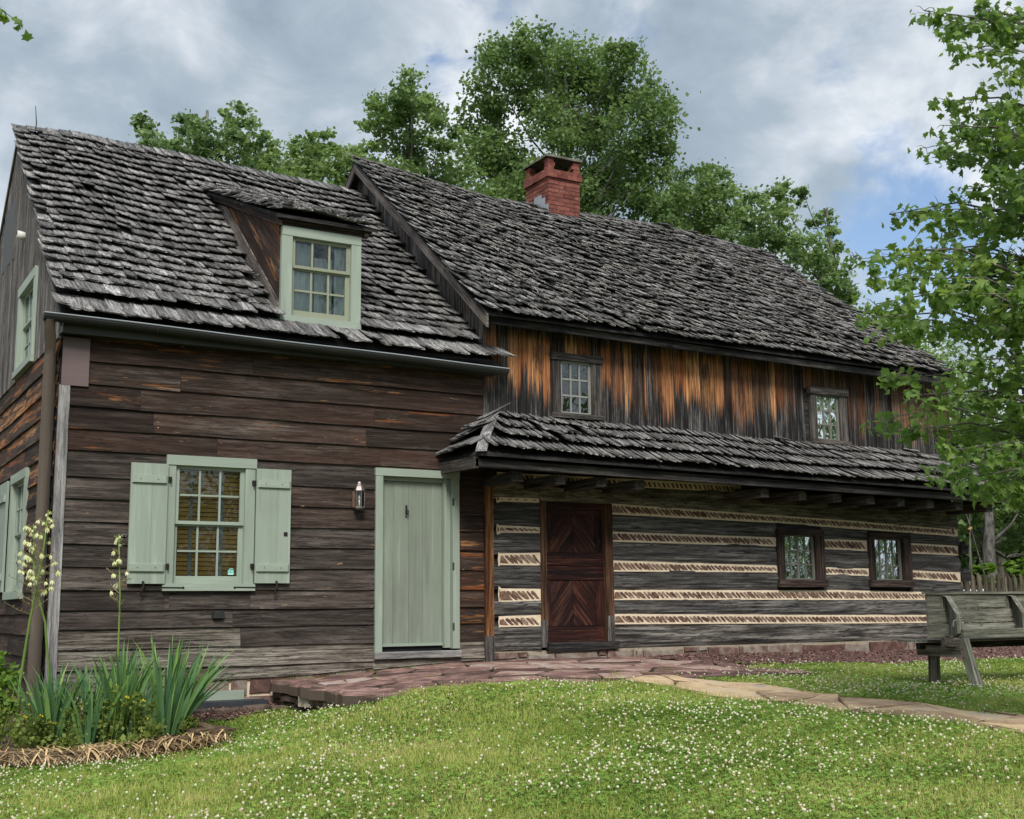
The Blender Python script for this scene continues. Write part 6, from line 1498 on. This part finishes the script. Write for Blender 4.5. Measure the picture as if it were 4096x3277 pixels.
cs = [(interp(PATHA, y_) - .04 + rng.uniform(-.05, .03), y_) for y_ in np.arange(-3.0, -9.0, -.09)] + [(x_, -2.86 + rng.uniform(-.05, .03)) for x_ in np.arange(2.6, 5.5, .12)]
tufts(cs, 14, (.05, .12), .05, .0028, 'grass', 'edge_grass', 'taller grass blades fringing the near edge of the stone path')
cs = [(rng.uniform(2.6, 4.9), -.06 - rng.uniform(0, .05)) for _ in range(14)] + [(rng.uniform(2.7, 7), rng.uniform(-2.4, -.3)) for _ in range(9)] + [(rng.uniform(1.3, 2.4), rng.uniform(-.6, -.5)) for _ in range(26)]
tufts(cs, 16, (.015, .05), .06, .003, 'weed', 'crack_weeds', 'small weeds sprouting from terrace cracks and wall foot', .9)
cs = [(rng.uniform(-2, 8), rng.uniform(-8.5, -3)) for _ in range(260)]; cs = [c for c in cs if not (inside(PATHP, np.array([c[0]]), np.array([c[1]]))[0] or inside(PAVE, np.array([c[0]]), np.array([c[1]]))[0] or (c[0] < 1.6 and c[1] > -2.1) or (c[1] > -3.3 and c[0] > 2.3))]
tufts(cs, 34, (.04, .10), .07, .003, 'grass', 'grass_tufts', 'taller tufts of coarse grass scattered through the lawn', .8)
# chips on the mulch
def chips(n, poly):
    xs = [p[0] for p in poly]; ys = [p[1] for p in poly]; x = rng.uniform(min(xs), max(xs), n); y = rng.uniform(min(ys), max(ys), n); ok = inside(poly, x, y) & (y < -.02); x, y = x[ok], y[ok]; m = len(x); C0 = np.stack([x, y, terrain(x, y) + .028], 1)
    return leaf_cards(C0, .028, .8)
V, F, Rn = merge([chips(14000, MULR), chips(2600, MULL)]); tag(link(bpy.data.objects.new('mulch_chips', mesh_np('mulch_chips', V, F, M['chip'], rnd=Rn))), 'coarse red gravel chips along the wall foot', 'gravel', kind='stuff')

# ---- garden bed
bed = thing('garden_bed_edging', 'weathered timber edging round the flower bed at the house corner', 'edging', (.3, -1.75, -.9))
for (A, B, h) in (((-1.1, -1.76), (.16, -1.80), .13), ((.18, -1.80), (1.40, -1.66), .13), ((1.36, -1.58), (1.16, -.30), .12), ((-3.0, -1.70), (-1.12, -1.76), .13)):
    za, zb_ = tz(*A), tz(*B); s = MB(); d = np.array([B[0] - A[0], B[1] - A[1], 0]); d /= np.linalg.norm(d); beam(s, (A[0], A[1], za + .055), (B[0], B[1], zb_ + .055), np.array([-d[1], d[0], 0]) * .05, (0, 0, .062)); s.build('edging_timber', M['bed'], bed)
slab(MB(), [(1.1, -1.75), (1.55, -1.62), (1.45, -1.15), (1.12, -1.3)], (0, 0, tz(1.3, -1.5) + .10), (1, 0, 0), (0, 1, 0), (0, 0, 1), .03, .008, .003).build('corner_plank', M['bed'], bed)
def blade_leaf(P, yaw, lean, L, wd, bend):
    n = 6; V = []; G = []; P = np.array(P, float); hd = np.array([math.cos(yaw), math.sin(yaw), 0]); sd = np.array([-math.sin(yaw), math.cos(yaw), 0]); tw = random.uniform(0, 3.1); c, s_ = math.cos(tw), math.sin(tw)
    for i in range(n + 1):
        f = i / n; a = lean + bend * f * f; ctr = P + (hd * math.sin(a) + np.array([0, 0, math.cos(a)])) * L * f; w_ = wd * (.55 + .45 * math.sin(min(1, f * 2.2) * 1.57)) * (1 - f ** 2.6) + .0006
        side = sd * c + hd * s_ * math.cos(a); up = hd * math.cos(a) - np.array([0, 0, math.sin(a)])
        V += [ctr - side * w_ + up * w_ * .35, ctr, ctr + side * w_ + up * w_ * .35]
    F = []
    for i in range(n): F += [(i * 3, i * 3 + 1, i * 3 + 4, i * 3 + 3), (i * 3 + 1, i * 3 + 2, i * 3 + 5, i * 3 + 4)]
    return V, F
def yucca(x, y, n, L, label, spread=.10, right_bias=0.0, seed=1):
    random.seed(seed); z = tz(x, y) + .06; t = thing('yucca_plant', label, 'plant', (x, y, z), 'yucca plants in the flower bed')
    for k in range(n):
        yaw = random.uniform(0, 6.28); rad = random.random(); lean = .04 + .42 * rad ** 1.7
        if right_bias and random.random() < right_bias: yaw = random.uniform(-.6, .5); lean = random.uniform(.15, .85)
        V, F = blade_leaf((x + math.cos(yaw) * spread * rad, y + math.sin(yaw) * spread * rad, z), yaw, lean, L * random.uniform(.72, 1.08), random.uniform(.018, .029), random.uniform(0, .25))
        MB().add(V, F).build('leaf', M['yucca'], t, smooth=True)
    return t
def bell(P, s, r, name, parent, mat='petal'):
    mb = MB(); P = np.array(P); tilt = np.array([random.uniform(-.35, .35), random.uniform(-.35, .35), -1]); tilt /= np.linalg.norm(tilt); a = np.cross(tilt, (1, 0, 0)); a /= np.linalg.norm(a); b = np.cross(tilt, a); op = random.uniform(.35, .95)
    for k in range(6):
        an = k * math.pi / 3; d = a * math.cos(an) + b * math.sin(an); e = -a * math.sin(an) + b * math.cos(an)
        V = [P, P + tilt * s * .45 + d * s * .42 * op + e * s * .24, P + tilt * s * 1.0 + d * s * .55 * op, P + tilt * s * .45 + d * s * .42 * op - e * s * .24]; mb.add(V, [(0, 1, 2, 3)], None, r)
    return mb.build(name, M[mat], parent)
def stalk(t, pts, r0, nfl, z_lo, seed, dens=18, reach=.20):
    random.seed(seed); mb = MB(); tube(mb, pts, [r0 * (1 - .55 * i / (len(pts) - 1)) for i in range(len(pts))], 7); st = mb.build('flower_stalk', M['stalk'], t, smooth=True); st['label'] = 'tall green flower stalk'
    pts = [np.array(p, float) for p in pts]; zt = pts[-1][2]
    def at_z(z):
        for a, b in zip(pts[:-1], pts[1:]):
            if a[2] <= z <= b[2]: return a + (b - a) * (z - a[2]) / (b[2] - a[2])
        return pts[-1]
    ends = []
    for k in range(dens):
        f = k / dens; z = z_lo + (zt - z_lo) * f; P = at_z(z); yaw = random.uniform(0, 6.28); L = reach * (1 - .75 * f) * random.uniform(.7, 1.15); e = P + np.array([math.cos(yaw) * L, math.sin(yaw) * L, L * random.uniform(.15, .75)])
        tw = MB(); tube(tw, [P, (P + e) / 2 + np.array([0, 0, -.01]), e], [.0035, .003, .002], 4, cap=False)
        for q in np.linspace(.25, 1, 6):
            c = P + (e - P) * q; tube(tw, [c, c + np.array([random.uniform(-.012, .012), random.uniform(-.012, .012), random.uniform(-.004, .018)])], [.0035, .0045], 4)
        ends.append((P, e, f)); tag(tw.build('branchlet', M['twig'], st), kind='stuff')
    for k in range(nfl):
        P, e, f = random.choice(ends[int(len(ends) * .2):]); q = random.uniform(.4, 1.0); c = P + (e - P) * q + np.array([0, 0, -.004]); bell(c, random.uniform(.042, .062), random.random(), 'flower', st)
    for k in range(5): bell(pts[-1] + np.array([random.uniform(-.02, .02), random.uniform(-.02, .02), -.01 - k * .02]), .035, random.random(), 'flower', st)
y1 = yucca(-.12, -1.25, 56, .76, 'left yucca in the bed with two flowering stalks before the downspout', seed=4)
stalk(y1, [(-.42, -1.2, -.8), (-.42, -1.2, -.22), (-.36, -1.2, .35), (-.27, -1.2, 1.0), (-.24, -1.2, 1.42)], .017, 34, .42, 11, 24, .24)
stalk(y1, [(-.17, -1.2, -.8), (-.155, -1.2, -.2), (-.22, -1.2, .35), (-.34, -1.2, .75), (-.37, -1.2, 1.28)], .015, 30, .60, 12, 18, .26)
y2 = yucca(.50, -1.30, 88, .92, 'middle yucca with one tall sparse flower stalk before the shutter', seed=5)
stalk(y2, [(.47, -1.2, -.75), (.475, -1.2, .07), (.47, -1.2, .6), (.435, -1.2, 1.20)], .013, 12, .45, 13, 18, .18)
yucca(.95, -1.25, 108, .96, 'right yucca whose long blades fan out over the mulch', .14, .28, seed=6)
yucca(.18, -1.45, 44, .78, 'small yucca in front of the bed between the two larger ones', seed=7)
random.seed(30)
def weed(x, y, h, n, label, flowers=0, r=.14, leafmat='weed', size=.04, group='flowering weeds in the bed'):
    z = tz(x, y) + .06; t = thing('weed_plant', label, 'plant', (x, y, z), group); mb = MB(); Cs = []
    for k in range(7):
        yaw = random.uniform(0, 6.28); q = r * random.random(); P = np.array([x + math.cos(yaw) * q * .5, y + math.sin(yaw) * q * .5, z]); e = P + np.array([math.cos(yaw) * q, math.sin(yaw) * q, h * random.uniform(.65, 1.05)])
        tube(mb, [P, (P + e) / 2, e], [.005, .004, .002], 4, cap=False)
        for _ in range(n // 7): f = random.random() ** .7; Cs.append(P + (e - P) * f + np.array([random.gauss(0, 1), random.gauss(0, 1), random.gauss(0, .5)]) * .04 * (1.2 - .5 * f))
        if k < flowers: bell(e + np.array([0, -.02, .012]), .022, random.random(), 'flower', t, 'yellow'); bell(e + np.array([.02, -.02, .0]), .018, random.random(), 'flower', t, 'yellow')
    mb.build('stem', M['stalk'], t); V, F, Rn = leaf_cards(np.array(Cs), size, .4); tag(link(bpy.data.objects.new('foliage', mesh_np('foliage', V, F, M[leafmat], rnd=Rn)), t), kind='stuff')
weed(-.62, -1.3, .55, 420, 'bushy weed with a few yellow blooms, at the left frame edge', 2, .2)
weed(-.50, -.75, .78, 330, 'tall bright green leafy weed against the gable wall', 0, .10, 'leaf_bright', .07)
weed(-.28, -1.5, .42, 380, 'low weed with yellow flowers below the left flower stalk', 3, .16)
weed(.02, -1.40, .52, 400, 'brownish green weed between the left and small yucca', 1, .16)
weed(.33, -1.55, .62, 420, 'taller weed with yellow tips left of the middle yucca', 3, .13)
weed(.70, -1.62, .28, 260, 'low weed with a yellow flower pair before the right yucca', 2, .12)
weed(-.05, -1.62, .20, 240, 'ground hugging weed by the timber edging', 0, .18)
weed(.50, -1.68, .16, 200, 'smallest weed, flat leaves at the timber edging', 0, .15, size=.06)
weed(.20, -1.15, .62, 420, 'tall brownish weed between the middle yucca and the left one', 2, .13)
weed(.62, -1.45, .48, 380, 'bushy weed standing between the middle and right yuccas', 1, .12)
weed(-.42, -1.55, .38, 380, 'spreading weed under the left flower stalk base', 2, .18)
weed(1.12, -1.35, .20, 220, 'small weed at the right end of the bed', 0, .12)
weed(-.9, -1.5, .36, 300, 'dark weed clump cut off by the left frame edge', 0, .22)
Vs = []; m = 1500; x = rng.uniform(-1.2, 1.35, m); dens = rng.random(m) < np.where((x > .05) & (x < .8), 1, .5); x = x[dens]; m = len(x); y = -1.72 + rng.normal(size=m) * .07; z = terrain(x, y) + rng.uniform(.08, .17, m)
a = rng.normal(-1.3, 1.0, m); L = rng.uniform(.12, .42, m); D = np.stack([np.cos(a) * L, np.sin(a) * L * .6, -rng.uniform(.02, .16, m)], 1); P = np.stack([x, y, z], 1); U = np.stack([np.sin(a), -np.cos(a), 0 * a], 1) * rng.uniform(.003, .009, m)[:, None]
V = np.stack([P - U, P + U, P + D * .5 + U + [0, 0, .02], P + D * .5 - U + [0, 0, .02], P + D], 1).reshape(-1, 3); i = np.arange(m)[:, None] * 5
tag(link(bpy.data.objects.new('dead_leaves', mesh_np('dead_leaves', V, [i + [0, 1, 2, 3], i + [3, 2, 4]], M['straw'], rnd=np.repeat(rng.random(m), 5)))), 'dry straw coloured dead blades spilling over the bed edging', 'straw', kind='stuff')

# ================================================================== BENCH
BN = thing('wooden_bench', 'weathered grey wooden bench with plank back at the right lawn edge', 'bench', (9.2, -4.2, -.46))
bm = M['bench']; X0, X1 = 8.42, 10.95
def bb(name, mat, *a, **k): return wb(name, mat, BN, FRONT, *a, **k)
for (z0, z1) in ((.078, .222), (.236, .382), (.396, .545)):
    s = MB(); o = (.545 - z1) * .12; box(s, FRONT, X0 - (.545 - z0) * .12, X1, 4.235 + o, 4.262 + o, z0, z1); s.build('back_board', bm, BN)
bb('back_cap', bm, X0 - .03, X1 + .02, 4.20, 4.285, .547, .572)
for xo in (8.66, 9.74):
    s = MB(); pl = [(4.27, .10), (4.40, .08), (4.46, .12), (4.46, .33), (4.33, .52), (4.27, .53)]
    slab(s, pl, (xo - .045, 0, 0), (0, -1, 0), (0, 0, 1), (1, 0, 0), .09, .004); V = s.V[0]; s.G[0] = V[:, [2, 0, 1]]; s.build('back_post', bm, BN)
    if xo > 9: continue
    bb('seat_block', M['benchleg'], xo - .13, xo + .03, 4.30, 4.46, -.015, .074)
    s = MB(); beam(s, (xo - .02, -3.90, -.065), (xo - .02, -4.50, -.080), (.045, 0, 0), (0, 0, .055)); s.build('cross_rail', M['benchleg'], BN)
    s = MB(); beam(s, (xo + .035, -4.46, .07), (xo + .03, -4.62, -.47), (.042, 0, 0), (0, .05, 0)); s.build('leg', M['bench'], BN)
    s = MB(); beam(s, (xo + .065, -4.03, -.02), (xo + .085, -3.99, -.47), (.045, 0, 0), (0, .045, 0)); s.build('leg', M['benchleg'], BN)
bb('rear_stretcher', bm, 8.665, 10.8, 4.47, 4.505, .075, .165)
for k, (ya, yb) in enumerate(((3.80, 3.93), (3.945, 4.08), (4.095, 4.22))): bb('seat_plank', bm, X0 - .02 + .01 * k, X1, ya, yb, .026, .05)
#bb('seat_apron', bm, X0, X1, 3.79, 3.797, -.05, .016)
bb('under_rail', M['dark'], 8.5, X1, 3.98, 4.03, -.055, .015)
for xo in (8.60,): s = MB(); tube(s, [(xo - .055, -4.47, .20), (xo - .055, -4.48, .252), (xo - .04, -4.48, .262), (xo + .17, -4.40, .262)], .008, 6); s.build('pin', M['lead'], BN)

# ================================================================== FENCE AND THINGS BEYOND
FN = thing('picket_fence', 'rough brown picket fence with pointed tops beyond the log house', 'fence', (18.5, 3, 0))
x = 16.4; k = 0; random.seed(5)
while x < 26:
    wd = random.uniform(.11, .13); g = tz(x, 3.0); zt = 1.04 - .045 * (x - 17.8) * .3 + random.uniform(-.02, .02); ln = random.uniform(-.015, .015)
    pl = [(x, g), (x + wd, g), (x + wd + ln, zt - .10), (x + wd * .35 + ln, zt), (x + ln, zt - .03)]
    s = MB(); slab(s, pl, FRONT.P(0, -3.0, 0), FRONT.U, FRONT.Z, FRONT.N, .022, .003); s.G[0] = s.G[0][:, [1, 0, 2]]; s.build('picket', M['fence'], FN); x += wd + random.uniform(.05, .075)
for z in (.35, .78): wb('rail', M['fence'], FN, FRONT, 16.4, 26, -3.06, -3.005, z - .04, z + .04)
TP = thing('pole_tripod', 'thin bare poles lashed together as a plant support behind the fence', 'plant support', (18.1, 3.4, .1))
tp = (18.42, 3.4, 1.96)
for e in ((18.18, 3.4, .1), (18.26, 3.2, .1), (19.05, 3.5, .15), (18.3, 3.8, .1)): s = MB(); tube(s, [e, ((e[0] + tp[0]) / 2 + .02, 3.4, (e[2] + tp[2]) / 2), (tp[0] + (tp[0] - e[0]) * .12, 3.4, tp[2] + .3)], [.022, .018, .010], 6); s.build('pole', M['post' if False else 'bark'], TP)
s = MB(); tube(s, [(18.38, 3.4, 1.93), (18.46, 3.4, 1.99)], .035, 8); s.build('lashing', M['straw'], TP)
for i_, (x, y, h, lb) in enumerate(((18.9, 3.6, 1.15, 'bright yellow green plant behind the fence, left of two'), (20.4, 3.9, 1.2, 'bright yellow green plant at the frame edge behind the fence'), (18.1, 2.7, .62, 'low leafy plant growing in front of the pickets'))):
    z = tz(x, y); t = thing('garden_plant', lb, 'plant', (x, y, z), 'bright plants by the picket fence'); mb = MB(); Cs = []; Ds = []
    for k in range(9 if h > 1 else 4):
        yaw = random.uniform(0, 6.28); q = random.uniform(.05, .35) * h; e = np.array([x + math.cos(yaw) * q, y + math.sin(yaw) * q, z + h * random.uniform(.75, 1.1)]); tube(mb, [(x, y, z), (x + (e[0] - x) * .3, y + (e[1] - y) * .3, z + h * .5), e], [.01, .008, .004], 5, cap=False)
        for j in range(26): a = random.uniform(0, 6.28); Cs.append(e + np.array([math.cos(a) * .08, math.sin(a) * .08, -.02 - random.random() * .16])); Ds.append((math.cos(a), math.sin(a), -.1))
    mb.build('stem', M['stalk'], t); V, F, Rn = leaf_cards(np.array(Cs), .17, .7, dirs=np.array(Ds)); tag(link(bpy.data.objects.new('foliage', mesh_np('foliage', V, F, M['leaf_bright'], rnd=Rn)), t), kind='stuff')
